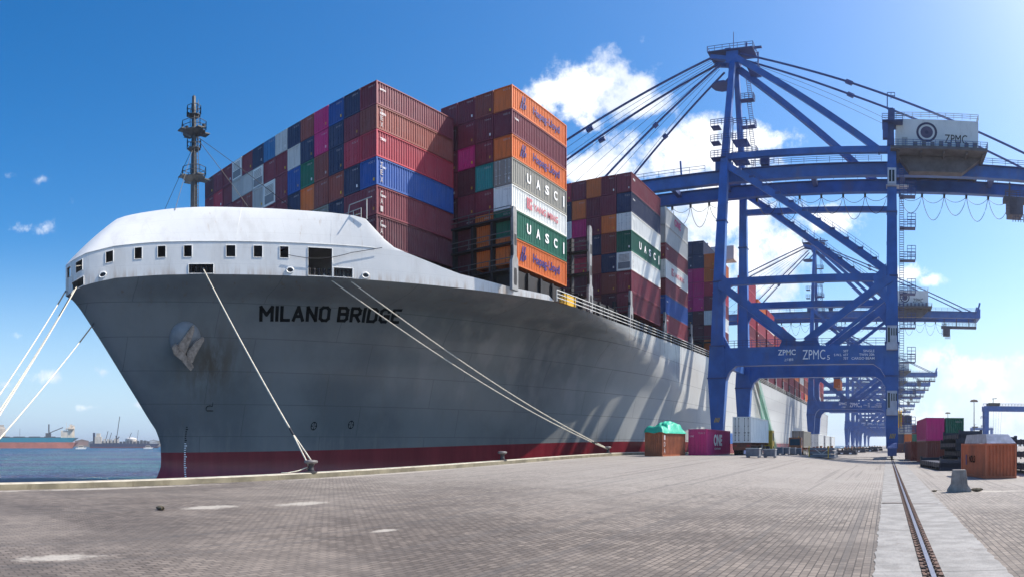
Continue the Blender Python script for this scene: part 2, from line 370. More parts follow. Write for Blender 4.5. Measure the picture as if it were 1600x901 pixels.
of = N(t, 'ShaderNodeVectorMath'); of.operation = 'ADD'; of.inputs[1].default_value = (200,0,0); t.links.new(c.outputs['Object'], of.inputs[0]); t.links.new(of.outputs[0], br.inputs['Vector']); br.inputs['Scale'].default_value = 1; br.inputs['Brick Width'].default_value = 400; br.inputs['Row Height'].default_value = 6.0; br.inputs['Mortar Size'].default_value = .02
t.links.new(mixc(t, M_(t, 'MULTIPLY', br.outputs['Fac'], .8), src, (.06,.055,.05)), b.inputs['Base Color'])
KERBM = mat('sandy_kerb_concrete', (.47,.42,.34), .85, 0, .2, 1.5, (.2,.17,.1), .6, 1.0, bump=.3)
OLIVE = mat('olive_kerb_face', (.20,.175,.12), .85, 0, .35, .6, (.10,.08,.05), .7, 1.2, bump=.3)
# concrete crane track strips with a recessed groove and rail
def strip(x0, x1, gx, name):
    s = MB()
    yy = [y for y in ys if y >= (-30 if gx > 0 else 85) and y <= 1000]
    for a, b in ((x0, gx-.20), (gx+.20, x1)):
        y2 = []
        for p, q in zip(yy[:-1], yy[1:]):
            n_ = max(1, int((q-p)/.25)) if 5 < p < 60 else 1
            y2 += [p+(q-p)*i/n_ for i in range(n_)]
        y2.append(yy[-1]); jr = random.Random(3)
        jx = lambda x: x + (jr.uniform(-.035,.035) if abs(x-gx) > .5 and gx > 0 else 0)
        s.grid([[(jx(x), y, gz(x,y)+.012) for y in y2] for x in (a, b)])
    return pr(s.build(name, CONC), 'pale concrete strip carrying the crane rail', kind='structure')
strip(-.25, 2.27, .84, 'track_strip')
strip(-30.9, -28.4, -29.64, 'waterside_track_strip')
RUST = mat('rusty_steel', (.11,.055,.035), .8, 0, .4, 6)
RAILM = mat('polished_rail_steel', (.33,.31,.34), .35, .6, .1, 3)
for nm, gx in (('landside', .84), ('waterside', -29.64)):
    e = empty('crane_rail', (gx,0,0), 0, 'steel crane rail in its slotted groove down the %s concrete strip' % nm, 'rail')
    yy = [y for y in ys if y >= (-30 if gx > 0 else 85) and y <= 1000]
    def sheet(a, b, dz): return [[(x, y, gz(gx+x, y)+dz) for y in yy] for x in (a, b)]
    MB().grid(sheet(-.20, .20, .006)).build('groove', mat('dark_groove', (.035,.03,.028), .9, 0, .4, 3), e)
    h = MB(); h.grid(sheet(-.045, .045, .035)); h.grid([[(-.045, y, gz(gx,y)+.008) for y in yy], [(-.045, y, gz(gx,y)+.035) for y in yy]]); h.grid([[(.045, y, gz(gx,y)+.008) for y in yy], [(.045, y, gz(gx,y)+.035) for y in yy]])
    h.build('rail_head', RAILM, e)
    if nm == 'landside':
        c = MB()
        y = 9.0
        while y < 75:
            for sx in (-1, 1):
                c.box(sx*.13-.055, sx*.13+.055, y-.10, y+.10, .0, .032); c.box(sx*.085-.02, sx*.085+.02, y-.05, y+.05, .0, .05)
                if rnd.random() < .6: c.box(sx*.165-.03, sx*.165+.03, y+.14, y+.24, 0, .024)
            y += .38
        pr(c.build('rail_clip', RUST, e), kind='stuff')
        MB().box(-1.05, -.2, 26.3, 26.42, .013, .035).box(.2, 1.25, 26.0, 26.06, .013, .02).build('cross_joint', RUST, e)
# quay edge kerb
k = MB(); yy = [y for y in ys if y <= 1000]
prof = [(EDGE, -3.6), (EDGE, .27), (EDGE+.04, .30), (KB-.05, .30), (KB, .26)]
k.grid([[(x, y, (gz(x,y) if z > -3 else 0)+z) for y in yy] for x, z in prof])
pr(k.build('quay_edge_kerb', KERBM), 'pale concrete kerb along the quay edge', kind='structure')
k = MB(); k.grid([[(KB, y, gz(KB,y)+z) for y in yy] for z in (.26, -.05)])
pr(k.build('kerb_face', OLIVE), 'olive stained inner face of the quay kerb', kind='structure')

def water_mat():
    m = bpy.data.materials.new('harbour_water'); m.use_nodes = True; t = m.node_tree
    b = t.nodes['Principled BSDF']; b.inputs['Roughness'].default_value = .22; b.inputs['IOR'].default_value = 1.33; b.inputs['Specular IOR Level'].default_value = .14
    c = N(t, 'ShaderNodeTexCoord'); mp = N(t, 'ShaderNodeMapping'); mp.inputs['Scale'].default_value = (1,.22,1); t.links.new(c.outputs['Object'], mp.inputs[0])
    n0 = N(t, 'ShaderNodeTexNoise', i_Scale=.03, i_Detail=5.0); t.links.new(mp.outputs[0], n0.inputs['Vector'])
    t.links.new(mixc(t, smooth(t, n0.outputs[0], .42, .6), (.002,.022,.085), (.004,.085,.125)), b.inputs['Base Color'])
    n1 = N(t, 'ShaderNodeTexNoise', i_Scale=.5, i_Detail=7.0, i_Roughness=.7); t.links.new(c.outputs['Object'], n1.inputs['Vector'])
    n2 = N(t, 'ShaderNodeTexNoise', i_Scale=.12, i_Detail=3.0); t.links.new(c.outputs['Object'], n2.inputs['Vector'])
    bp = N(t, 'ShaderNodeBump', i_Strength=1.0, i_Distance=3.0); t.links.new(M_(t, 'ADD', n1.outputs[0], M_(t, 'MULTIPLY', n2.outputs[0], 1.5)), bp.inputs['Height'])
    t.links.new(bp.outputs[0], b.inputs['Normal'])
    df = N(t, 'ShaderNodeBsdfDiffuse'); gl = N(t, 'ShaderNodeBsdfGlossy'); gl.inputs['Roughness'].default_value = .18; mx_ = N(t, 'ShaderNodeMixShader'); mx_.inputs[0].default_value = .17
    chop = smooth(t, n1.outputs[0], .40, .62)
    t.links.new(mixc(t, chop, mixc(t, smooth(t, n0.outputs[0], .42, .6), (.001,.022,.13), (.003,.085,.17)), mixc(t, smooth(t, n0.outputs[0], .42, .6), (.006,.065,.20), (.012,.16,.22))), df.inputs['Color'])
    t.links.new(bp.outputs[0], df.inputs['Normal']); t.links.new(bp.outputs[0], gl.inputs['Normal'])
    t.links.new(df.outputs[0], mx_.inputs[1]); t.links.new(gl.outputs[0], mx_.inputs[2])
    t.links.new(mx_.outputs[0], [n for n in t.nodes if n.type == 'OUTPUT_MATERIAL'][0].inputs['Surface'])
    return m
WZ = -2.8
MB().grid([[(x,y,WZ) for y in (-4000,0,9000)] for x in (-12000,-2000,EDGE+.1)]).build('water', water_mat())
pr(bpy.data.objects['water'], 'rippled blue harbour water', kind='structure')

# ------------------------------------------------------------------ container ship
XC = -61.25; HB = 25.75
YS = [(-6,23.0),(-4,24.5),(-2.8,26.5),(-1.2,27.9),(-.6,28.3),(.15,28.6),(2.0,28.5),(3.1,28.1),(4.25,27.1),(7.56,24.5),(11.75,21.3),(14.8,19.1),(16.0,18.3),(17,18.1)]
YF = [(-4,134),(1,126),(6,117),(9.6,108),(12.65,96),(14.9,84),(16.0,70),(16.5,64)]
PP = [(-4,1.9),(1,1.75),(6,1.6),(12,1.35),(16.5,1.12)]
RR = [(-4,.4),(6,.5),(12,.8),(16.5,1.2)]
ZD = [(18.1,15.2),(19.5,15.9),(22,16.35),(26,16.5),(62,16.4),(80,16.7),(125,17.6),(400,17.6)]   # deck edge
def zd(y): return interp(ZD, y)
def hbw(y, z):
    y0 = interp(YS, z); yf = interp(YF, z); r = interp(RR, z)
    if y <= y0: return 0.0
    if y >= yf: return HB
    t = (y-y0)/(yf-y0)
    return min(HB, r*(1-math.exp(-(y-y0)/.6)) + (HB-r)*(1-(1-t)**interp(PP, z)))
def deckhb(y):
    d = y-18.1
    if d <= 0: return 0.0
    t = min(1, d/45.9); r = 1.2
    return min(HB, r*(1-math.exp(-d/.6)) + (HB-r)*(1-(1-t)**1.12))
def hull_x(y, z):
    a = hbw(y, z); zz = zd(y)
    if z > zz-1.2:   # blend into the deck line
        f = min(1, (z-(zz-1.2))/1.2); a = a*(1-f) + deckhb(y)*f
    return XC + a
def hull_mat():
    m = bpy.data.materials.new('grey_hull_paint_over_red_boot_top'); m.use_nodes = True; t = m.node_tree
    b = t.nodes['Principled BSDF']; b.inputs['Roughness'].default_value = .24
    c = N(t, 'ShaderNodeTexCoord'); sp = N(t, 'ShaderNodeSeparateXYZ'); t.links.new(c.outputs['Object'], sp.inputs[0])
    n1 = N(t, 'ShaderNodeTexNoise', i_Scale=.12, i_Detail=7.0, i_Roughness=.6); t.links.new(c.outputs['Object'], n1.inputs['Vector'])
    grey = mixc(t, smooth(t, n1.outputs[0], .32, .68), (.130,.134,.136), (.190,.192,.190))
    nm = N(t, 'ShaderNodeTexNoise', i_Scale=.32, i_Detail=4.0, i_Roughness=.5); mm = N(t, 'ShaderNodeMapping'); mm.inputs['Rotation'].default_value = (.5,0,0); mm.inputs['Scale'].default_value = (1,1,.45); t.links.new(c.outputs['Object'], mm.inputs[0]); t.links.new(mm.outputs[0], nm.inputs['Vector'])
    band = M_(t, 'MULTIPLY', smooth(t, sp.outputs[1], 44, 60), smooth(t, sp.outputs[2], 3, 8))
    grey = mixc(t, M_(t, 'MULTIPLY', M_(t, 'MULTIPLY', smooth(t, nm.outputs[0], .48, .66), band), .5), grey, (.27,.25,.24))  # pale mottling put into the paint for dappled light reflected on the hull
    # vertical weather streaks
    mp = N(t, 'ShaderNodeMapping'); mp.inputs['Scale'].default_value = (1,1,.07); t.links.new(c.outputs['Object'], mp.inputs[0])
    n2 = N(t, 'ShaderNodeTexNoise', i_Scale=.9, i_Detail=7.0, i_Roughness=.7); t.links.new(mp.outputs[0], n2.inputs['Vector'])
    grey = mixc(t, M_(t, 'MULTIPLY', smooth(t, n2.outputs[0], .5, .75), .25), grey, (.17,.145,.11))
    # paler colour that paints in the sunlight on the parallel side
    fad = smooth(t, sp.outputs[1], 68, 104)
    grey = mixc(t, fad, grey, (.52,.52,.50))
    mq = N(t, 'ShaderNodeMapping'); mq.inputs['Scale'].default_value = (1.6,1.6,.10); t.links.new(c.outputs['Object'], mq.inputs[0])
    nq = N(t, 'ShaderNodeTexNoise', i_Scale=1.0, i_Detail=8.0, i_Roughness=.7); t.links.new(mq.outputs[0], nq.inputs['Vector'])
    grey = mixc(t, M_(t, 'MULTIPLY', M_(t, 'MULTIPLY', smooth(t, sp.outputs[2], 11.5, 16.4), smooth(t, nq.outputs[0], .56, .70)), .55), grey, (.15,.10,.06))
    grey = mixc(t, M_(t, 'MULTIPLY', M_(t, 'MULTIPLY', M_(t, 'SUBTRACT', 1.0, smooth(t, sp.outputs[2], 2.0, 5.5)), smooth(t, nq.outputs[0], .46, .66)), .5), grey, (.20,.195,.185))
    # rust bleeding under the anchor
    d = M_(t, 'ADD', M_(t, 'POWER', M_(t, 'ABSOLUTE', M_(t, 'DIVIDE', M_(t, 'SUBTRACT', sp.outputs[1], 32.2), 2.4)), 2.0), M_(t, 'POWER', M_(t, 'ABSOLUTE', M_(t, 'DIVIDE', M_(t, 'SUBTRACT', sp.outputs[2], 9.2), 2.6)), 2.0))
    port = M_(t, 'GREATER_THAN', sp.outputs[0], XC)
    rs = M_(t, 'MULTIPLY', M_(t, 'EXPONENT', M_(t, 'MULTIPLY', d, -1)), smooth(t, n2.outputs[0], .3, .62))
    grey = mixc(t, M_(t, 'MULTIPLY', M_(t, 'MULTIPLY', rs, port), .75), grey, (.075,.045,.02))
    # plate seams on the flat side
    cb = N(t, 'ShaderNodeCombineXYZ'); t.links.new(sp.outputs[1], cb.inputs[0]); t.links.new(sp.outputs[2], cb.inputs[1])
    br = N(t, 'ShaderNodeTexBrick'); t.links.new(cb.outputs[0], br.inputs['Vector'])
    br.inputs['Scale'].default_value = 1; br.inputs['Brick Width'].default_value = 12.0; br.inputs['Row Height'].default_value = 2.9; br.inputs['Mortar Size'].default_value = .035; br.offset = .33
    grey = mixc(t, M_(t, 'MULTIPLY', br.outputs['Fac'], .5), grey, (.075,.075,.075))
    n3 = N(t, 'ShaderNodeTexNoise', i_Scale=.5, i_Detail=8.0, i_Roughness=.7); t.links.new(mp.outputs[0], n3.inputs['Vector'])
    red = mixc(t, smooth(t, n3.outputs[0], .35, .7), (.165,.011,.020), (.23,.020,.030))
    zb = M_(t, 'ADD', M_(t, 'MULTIPLY', smooth(t, sp.outputs[1], 26, 96), 1.2), 1.42)
    f = M_(t, 'LESS_THAN', sp.outputs[2], zb)
    t.links.new(mixc(t, f, grey, red), b.inputs['Base Color'])
    bp = N(t, 'ShaderNodeBump', i_Strength=.3, i_Distance=.06)
    n4 = N(t, 'ShaderNodeTexNoise', i_Scale=.35, i_Detail=2.0); t.links.new(c.outputs['Object'], n4.inputs['Vector'])
    t.links.new(n4.outputs[0], bp.inputs['Height']); t.links.new(bp.outputs[0], b.inputs['Normal'])
    return m
ship = empty('container_ship', (XC, 200, 0), 0, 'huge grey and white container ship with red boot top moored along the quay', 'container ship')
sx = -XC; sy = -200
def sb(mb, name, m, smooth=False, parent=None, bevel=0, fix=True):
    o = mb.build(name, m, None, None, smooth, bevel, fix)
    o.parent = parent or ship
    if parent is None: o.matrix_parent_inverse = Matrix.Translation((-XC,-200,0))
    return o
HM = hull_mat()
ts = [0,.002,.005,.01,.016,.024,.034,.046,.06,.08,.1,.125,.15,.18,.21,.24,.28,.32,.36,.4,.45,.5,.55,.6,.65,.7,.75,.8,.85,.9,.95,1.0]
ss = [i/30 for i in range(31)]
hull = MB()
for side in (1, -1):
    rows = []
    for s in ss:
        z0 = -4.0 + s*(15.9+4.0); y0 = interp(YS, z0) if s < 1 else 18.1
        row = []
        for t_ in ts:
            y = y0 + t_*(140-y0); z = -4 + s*(zd(y)+4)
            hx = deckhb(y) if s >= 1 else hull_x(y, z)-XC
            row.append((XC + side*(0 if t_ == 0 else hx), y, z))
        row.append((XC+side*HB, 372, -4 + s*(zd(372)+4)))
        rows.append(row)
    if side < 0: rows = [r for r in reversed(rows)]
    hull.grid(rows)
hull.add([(XC+HB,372,-4),(XC-HB,372,-4),(XC-HB,384,17.6),(XC+HB,384,17.6),(XC+HB,372,17.6),(XC-HB,372,17.6)], [(0,1,2,3),(0,3,4),(1,5,2)])
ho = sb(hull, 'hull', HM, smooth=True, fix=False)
# deck plating
dk = MB(); yy = [18.3,19,20,22,24,27,30,34,38,42,46,50,55,60,64,80,125,372,383.8]
dk.grid([[(XC+sd*max(0, deckhb(y)-.06), y, zd(y)-.02) for y in yy] for sd in (-1, 1)])
sb(dk, 'deck', mat('deck_red_brown', (.12,.035,.025), .8))

# bulwark: white plated screen with real openings
def deck_y(px):      # station on the port deck edge seen at a given bearing
    a = ph(px); lo, hi = 18.11, 64.0
    for _ in range(50):
        mid = (lo+hi)/2
        b_ = math.atan2(-(XC+deckhb(mid)), mid)
        if b_ > a: lo = mid
        else: hi = mid
    return lo
ZBT = [(18.1,18.0),(19.5,18.7),(22,19.2),(25,19.4),(43,19.4),(46.6,19.25),(50.2,18.2),(52,17.75),(57.2,17.15),(62,16.95),(62.7,16.45)]
def zbt(y): return interp(ZBT, y)
FR = [0, .31, .52, .88, 1.0]
wins = [(104.5,110.5,2,3),(118,129,2,3),(165,177,2,3),(210,222,2,3),(246,259,2,3),(287,300,2,3),(353,368,2,3),(396,410,2,3),(437,451,2,3),
        (481,519,0,3),(521,551,0,1),(294.5,333.6,0,1),(112,131,0,1)]
breaks = sorted(set([18.1,18.2,18.35,18.6] + [deck_y(p) for wdw in wins for p in wdw[:2]] + [19,19.5,20,21,22,23,24,25.5,27,28.5,30,32,34,36,38,40,42,43,44,45,46.6,48,50.2,52,54,57,60,62,62.7]))
br2 = [breaks[0]]
keep = set(deck_y(p) for wdw in wins for p in wdw[:2])
for b_ in breaks[1:]:
    if b_ - br2[-1] < .12 and b_ not in keep: continue
    br2.append(b_)
breaks = br2
bw = MB()
def bpt(y, f, side, inset=0):
    z0 = zd(y); z1 = zbt(y); hb_ = deckhb(y)
    e = 1e-2; dy = e; dx = deckhb(y+e)-hb_; l = math.hypot(dx, dy); nx, ny = dy/l, -dx/l      # outward normal (port)
    if y < 18.12: nx, ny = 0, -1
    out = .16*(f-.5)*0 + .0
    x = hb_ + nx*(out-inset); yy_ = y + ny*(out-inset)
    return (XC + side*max(0, x), yy_, z0 + (z1-z0)*f)
for side in (1, -1):
    holes = set()
    for x0, x1, r0, r1 in wins:
        a, b_ = deck_y(x0), deck_y(x1)
        for i in range(len(breaks)-1):
            if breaks[i] >= a-1e-6 and breaks[i+1] <= b_+1e-6:
                for r in range(r0, r1): holes.add((r, i))
    rows = [[bpt(y, f, side) for y in breaks] for f in FR]
    inner = [[bpt(y, f, side, .12) for y in breaks] for f in FR]
    bw.grid(rows, lambda i, j: (i, j) in holes)
    bw.grid(inner, lambda i, j: (i, j) in holes)
sb(bw, 'bulwark', WHITE, smooth=True, fix=False)
FRM = mat('white_opening_rim', (.80,.79,.76), .4)
for x0, x1, r0, r1 in wins:
    a, b_ = deck_y(x0), deck_y(x1)
    m_ = MB()
    f0, f1 = FR[r0], FR[r1]
    if r0 == 0: f0 = .02
    ys_ = [a+(b_-a)*i/6 for i in range(7)]
    for f in (f0, f1):
        m_.tube([bpt(y, f, 1, -.01) for y in ys_], .035, 6)
    for y in (a, b_): m_.tube([bpt(y, f0+(f1-f0)*i/3, 1, -.02) for i in range(4)], .035, 6)
    sb(m_, 'window_frame' if r0 == 2 else 'fairlead_frame', FRM)
# fairlead rollers + blackish inner screen of the mooring deck
for x0, x1 in ((481,519),(521,551),(294.5,333.6)):
    a, b_ = deck_y(x0), deck_y(x1); m_ = MB()
    for i in range(5):
        y = a+(b_-a)*(i+.5)/5; p = bpt(y, 0, 1, .45); m_.lathe([(.14,0),(.16,.05),(.1,.4),(.16,.75),(.14,.8)], (p[0],p[1],p[2]+.02), 8)
    sb(m_, 'fairlead_roller', DARK)
# round chocks
for px, fz in ((160.5,.18),(453,.16),(571,.02)):
    y = deck_y(px); p = Vector(bpt(y, fz if fz > .05 else .12, 1, -.03)); q = Vector(bpt(y+.3, fz if fz > .05 else .12, 1, -.03)); tdir = (q-p).normalized(); up = Vector((0,0,1)); n = tdir.cross(up).normalized()
    m_ = MB(); ring = [(p + tdir*(.34*math.cos(a)) + up*(.24*math.sin(a)) ) for a in [2*PI*k/16 for k in range(17)]]
    m_.tube(ring, .07, 6); c_ = sb(m_, 'mooring_chock', FRM)
    m_ = MB(); m_.add([p + tdir*(.32*math.cos(2*PI*k/16)) + up*(.22*math.sin(2*PI*k/16)) for k in range(16)], [tuple(range(16))])
    sb(m_, 'chock_opening', DARK, fix=False)

# whaleback: sloped white breakwater roof over the mooring deck
TY = [(18.1,23.6),(20,24.8),(22,26.2),(28,30.0),(35,35.9),(41,41.6),(43.2,43.28),(44.4,44.45),(45.6,45.62),(46.6,46.6)]
TH = [(18.1,0),(19.5,.9),(22,2.1),(25,4.1),(28,6.1),(35,10.0),(41,13.9),(43.2,15.35),(44.4,16.14),(45.6,16.86),(46.6,17.46)]
TZ = [(18.1,22.9),(20,23.2),(24,23.35),(28,23.15),(35,22.9),(42,22.5),(43.2,22.1),(43.9,21.3),(44.8,20.3),(45.7,19.6),(46.6,19.27)]
st = [18.1,18.2,18.4,18.7,19.1,19.6,20.2,21,22,23,24,25.5,27,28.5,30,32,34,36,38,40,42,43.2,43.6,43.9,44.4,44.8,45.2,45.7,46.2,46.6]
wb = MB()
def sint(tab, y):
    r_ = min(1.6, max(0, y-18.1), max(0, 43.2-y)) if y < 43.2 else 0
    return sum(interp(tab, y+r_*k/4) for k in range(-4, 5))/9
def wpt(y, f, side):
    k_ = Vector(bpt(y, 1, side)); hh = sint(TH, y)
    tpt = Vector((XC+side*hh, sint(TY, y), sint(TZ, y)))
    p = k_.lerp(tpt, f); bulge = .22*math.sin(PI*f)**.8 * min(1, (tpt.z-k_.z)/3.0)
    p.z += bulge; p.x += side*bulge*.25
    return p
for side in (1, -1):
    wb.grid([[wpt(y, f, side) for y in st] for f in (0,.08,.2,.35,.5,.65,.8,.92,1)])
cap = [y for y in st if y <= 43.2]
wb.grid([[Vector((XC+sd*sint(TH, y), sint(TY, y), sint(TZ, y)+(0 if abs(sd) == 1 else .35*min(1, sint(TH, y)/3)))) for y in cap] for sd in (-1, 0, 1)])
sb(wb, 'whaleback_roof', WHITE, smooth=True, fix=False)
rw = MB(); z0, z1 = 16.5, 21.9
rw.box(XC-15.1, XC+15.1, 43.05, 43.15, z0, z1); sb(rw, 'breakwater_wall', WHITE)
# seams on the roof plates
sm_ = MB()
for y in (32,40):
    sm_.tube([wpt(y, f, 1)+Vector((0,0,-.008)) for f in (0,.1,.25,.4,.55,.7,.85,1)], .018, 4)
sm_.tube([wpt(y, 0, 1) for y in st[2:-6]], .05, 6)
sb(sm_, 'plate_seam', mat('seam_line_paint', (.62,.62,.60), .5))  # seam lines in a slightly greyer white

# lettering set on the hull surface
def hullpt(y, z, off=.035):
    x = hull_x(y, z); e = .05
    ty = Vector((hull_x(y+e, z)-hull_x(y-e, z), 2*e, 0)); tz = Vector((hull_x(y, z+e)-hull_x(y, z-e), 0, 2*e))
    n = ty.cross(tz).normalized()
    if n.x < 0: n = -n
    return Vector((x, y, z)) + n*off
def hit(px, py):
    a = ph(px); e = (695-py)/1150; d = 35.0
    while d < 200:
        X = -d*math.sin(a); Y = d*math.cos(a); Z = EYE + d*math.tan(e)
        if X < hull_x(Y, Z) and Y > interp(YS, Z): return Vector((X, Y, Z))
        d += .05
from mathutils.bvhtree import BVHTree
HBVH = BVHTree.FromPolygons(hull.v, hull.f)
def snap(y, z, off=.03):
    p0 = hullpt(y, z, 0); n = (hullpt(y, z, 1)-p0).normalized()
    h_ = HBVH.ray_cast(p0+n*3, -n)
    return (h_[0] + n*off) if h_[0] else p0+n*off
def warp(me, name, m, y0, z0, y1, z1, hgt):
    """wrap flat lettering (x,y) over the hull between two points"""
    me = me.copy(); import bmesh
    bm = bmesh.new(); bm.from_mesh(me)
    bmesh.ops.triangulate(bm, faces=bm.faces); bmesh.ops.subdivide_edges(bm, edges=[e for e in bm.edges if e.calc_length() > .2], cuts=3)
    xs_ = [v.co.x for v in bm.verts]; ys_ = [v.co.y for v in bm.verts]; xa, xb, ya, yb = min(xs_), max(xs_), min(ys_), max(ys_)
    # equal arc-length along the hull
    n = 60; tab = [(0, y0)]; acc_ = 0; p = hullpt(y0, z0)
    for i in range(1, n+1):
        y = y0+(y1-y0)*i/n; q = hullpt(y, z0+(z1-z0)*i/n); acc_ += (q-p).length; tab.append((acc_, y)); p = q
    for v in bm.verts:
        u = (v.co.x-xa)/(xb-xa)*acc_; y = interp(tab, u); z = z0+(z1-z0)*(y-y0)/(y1-y0) + (v.co.y-ya)/(yb-ya)*hgt
        v.co = snap(y, z)
    bm.to_mesh(me); bm.free()
    o = bpy.data.objects.new(name, me); COL.objects.link(o); o.parent = ship; o.matrix_parent_inverse = Matrix.Translation((-XC,-200,0))
    me.materials.append(m); return o
def block_word(word, t=.235, w=.60, gap=.20):
    c = .16
    G = {'M':(.78,[[(0,0),(0,1)],[(0,1),(.39,.42),(.78,1)],[(.78,1),(.78,0)]]),
         'I':(0,[[(0,0),(0,1)]]), 'L':(.5,[[(0,1),(0,0),(.5,0)]]),
         'A':(.66,[[(0,0),(.33,1),(.66,0)],[(.12,.30),(.54,.30)]]), 'N':(w,[[(0,0),(0,1)],[(0,1),(w,0)],[(w,0),(w,1)]]),
         'O':(w,[[(c,0),(w-c,0),(w,c),(w,1-c),(w-c,1),(c,1),(0,1-c),(0,c),(c,0)]]),
         'B':(w,[[(0,0),(0,1),(w-c,1),(w,1-c),(w,.62),(w-.1,.52),(0,.52)],[(w-.1,.52),(w,.42),(w,c),(w-c,0),(0,0)]]),
         'R':(w,[[(0,0),(0,1),(w-c,1),(w,1-c),(w,.60),(w-c,.46),(0,.46)],[(w-.3,.46),(w,0)]]),
         'D':(w,[[(0,0),(0,1),(w-c,1),(w,1-c),(w,c),(w-c,0),(0,0)]]),
         'G':(w,[[(w,.78),(w,1-c),(w-c,1),(c,1),(0,1-c),(0,c),(c,0),(w-c,0),(w,c),(w,.45),(w-.28,.45)]]),
         'E':(.5,[[(.5,1),(0,1),(0,0),(.5,0)],[(0,.51),(.42,.51)]])}
    m_ = MB(); x = 0
    for ch in word:
        if ch == ' ': x += .42; continue
        wd, strokes = G[ch]
        for st_ in strokes:
            for (x0,y0),(x1,y1) in zip(st_[:-1], st_[1:]):
                l = math.hypot(x1-x0, y1-y0); ux, uy = (x1-x0)/l, (y1-y0)/l; e = t*.42
                ax, ay, bx, by = x+x0-ux*e, y0-uy*e, x+x1+ux*e, y1+uy*e; nx, ny = -uy*t/2, ux*t/2
                n = max(1, int(l/.15))
                q = [(ax+(bx-ax)*i/n, ay+(by-ay)*i/n) for i in range(n+1)]
                m_.grid([[(px+sg*nx, py+sg*ny, 0) for px, py in q] for sg in (1,-1)])
        x += wd + gap + t*.6
    return m_.mesh('ship_name')
A = hit(398, 503); B = hit(622, 506)
nm_ = block_word('MILANO BRIDGE')
for v in nm_.vertices: v.co.x += -.22*v.co.y
warp(nm_, 'ship_name', LETTER, A.y, A.z, B.y, B.z, 1.42)
# bow thruster marks, bulb mark and draught scale
def ringmark(px, py, r, name):
    P = hit(px, py); m_ = MB()
    def q(a, rr): return snap(P.y + rr*math.cos(a)*.8, P.z+rr*math.sin(a))
    n = 20
    m_.grid([[q(2*PI*k/n, rr) for k in range(n+1)] for rr in (r, r*.8)])
    for k in range(4):
        a = PI/2*k + PI/4*0
        m_.add([q(a+.2, r*.15), q(a-.2, r*.15), q(a-.16, r*.82), q(a+.16, r*.82)], [(0,1,2,3)])
    sb(m_, name, LETTER, fix=False)
ringmark(490, 665, .40, 'thruster_mark'); ringmark(548, 663, .40, 'thruster_mark')
P = hit(328, 636); m_ = MB()
pts = [(.45,-.30),(-.35,-.30),(-.5,-.12),(-.4,.1),(-.05,.16),(.28,.1),(.28,.45)]
m_.tube([snap(P.y+u*.75, P.z+v) for u, v in pts], .035, 4); sb(m_, 'bulb_mark', LETTER)
m_ = MB()
for i in range(17):
    z = -1.0 + i*.20; w_ = .16 if i % 5 else .26
    c0 = 30.6
    m_.add([snap(c0, z), snap(c0+w_, z), snap(c0+w_, z+.09), snap(c0, z+.09)], [(0,1,2,3)])
sb(m_, 'draught_mark', WLETTER, fix=False)
m_ = MB()
for i in range(12):
    z = 1.5 + i*.2; w_ = .14 if i % 5 else .22
    m_.add([snap(30.6, z), snap(30.6+w_, z), snap(30.6+w_, z+.08), snap(30.6, z+.08)], [(0,1,2,3)])
sb(m_, 'draught_mark', LETTER, fix=False)

# anchor in its bolster
P = hit(289, 535)
nrm = (hullpt(P.y, P.z, 1.0) - hullpt(P.y, P.z, 0)).normalized()
rt = Vector((nrm.y*-1, nrm.x, 0)).normalized()
if rt.y < 0: rt = -rt
up = nrm.cross(rt); up = up if up.z > 0 else -up
ANM = mat('rusty_anchor_steel', (.34,.26,.205), .85, 0, .35, 2.5, (.09,.045,.025), .85, 2.0, bump=.4)
def loc(u, v, n): return P + rt*u + up*v + nrm*n
bol = MB(); rows = []
for i in range(13):
    t_ = i/12; a = t_*PI*.55; rr = 1.62*math.sin(a) if i < 12 else 1.75; n_ = 1.05*math.cos(a)-.15
    rows.append([loc(rr*math.cos(2*PI*k/28), .35+rr*math.sin(2*PI*k/28), n_) for k in range(29)])
bol.grid(rows); sb(bol, 'anchor_bolster', mat('pale_bolster_paint', (.22,.225,.235), .4), smooth=True, fix=False)
an = MB()
def slab(pts, n0, n1):
    vs = [loc(u, v, n0) for u, v in pts] + [loc(u, v, n1) for u, v in pts]; n = len(pts)
    an.add(vs, [tuple(range(n)), tuple(range(2*n-1, n-1, -1))] + [(i, (i+1)%n, n+(i+1)%n, n+i) for i in range(n)])
slab([(-1.3,-.1),(-.75,.05),(.55,1.75),(.78,1.78),(.80,1.35),(.1,-.55),(-.1,-.9)], .75, 1.25)      # left fluke
slab([(.05,-1.15),(.15,-.55),(.9,.35),(1.55,.75),(1.8,.72),(1.78,.45),(1.0,-.9),(.75,-1.5),(.45,-1.55)], .8, 1.3)  # right fluke
slab([(-1.4,-.15),(-1.0,.12),(.2,-1.0),(.85,-1.9),(.55,-2.25),(.2,-1.95),(-.35,-1.35),(-1.2,-.75)], .7, 1.4)     # crown
slab([(-.55,-.35),(-.25,-.1),(.45,.9),(.15,1.0),(-.7,-.15)], .6, 1.1)                         # shank
sb(an, 'anchor', ANM, bevel=.06)

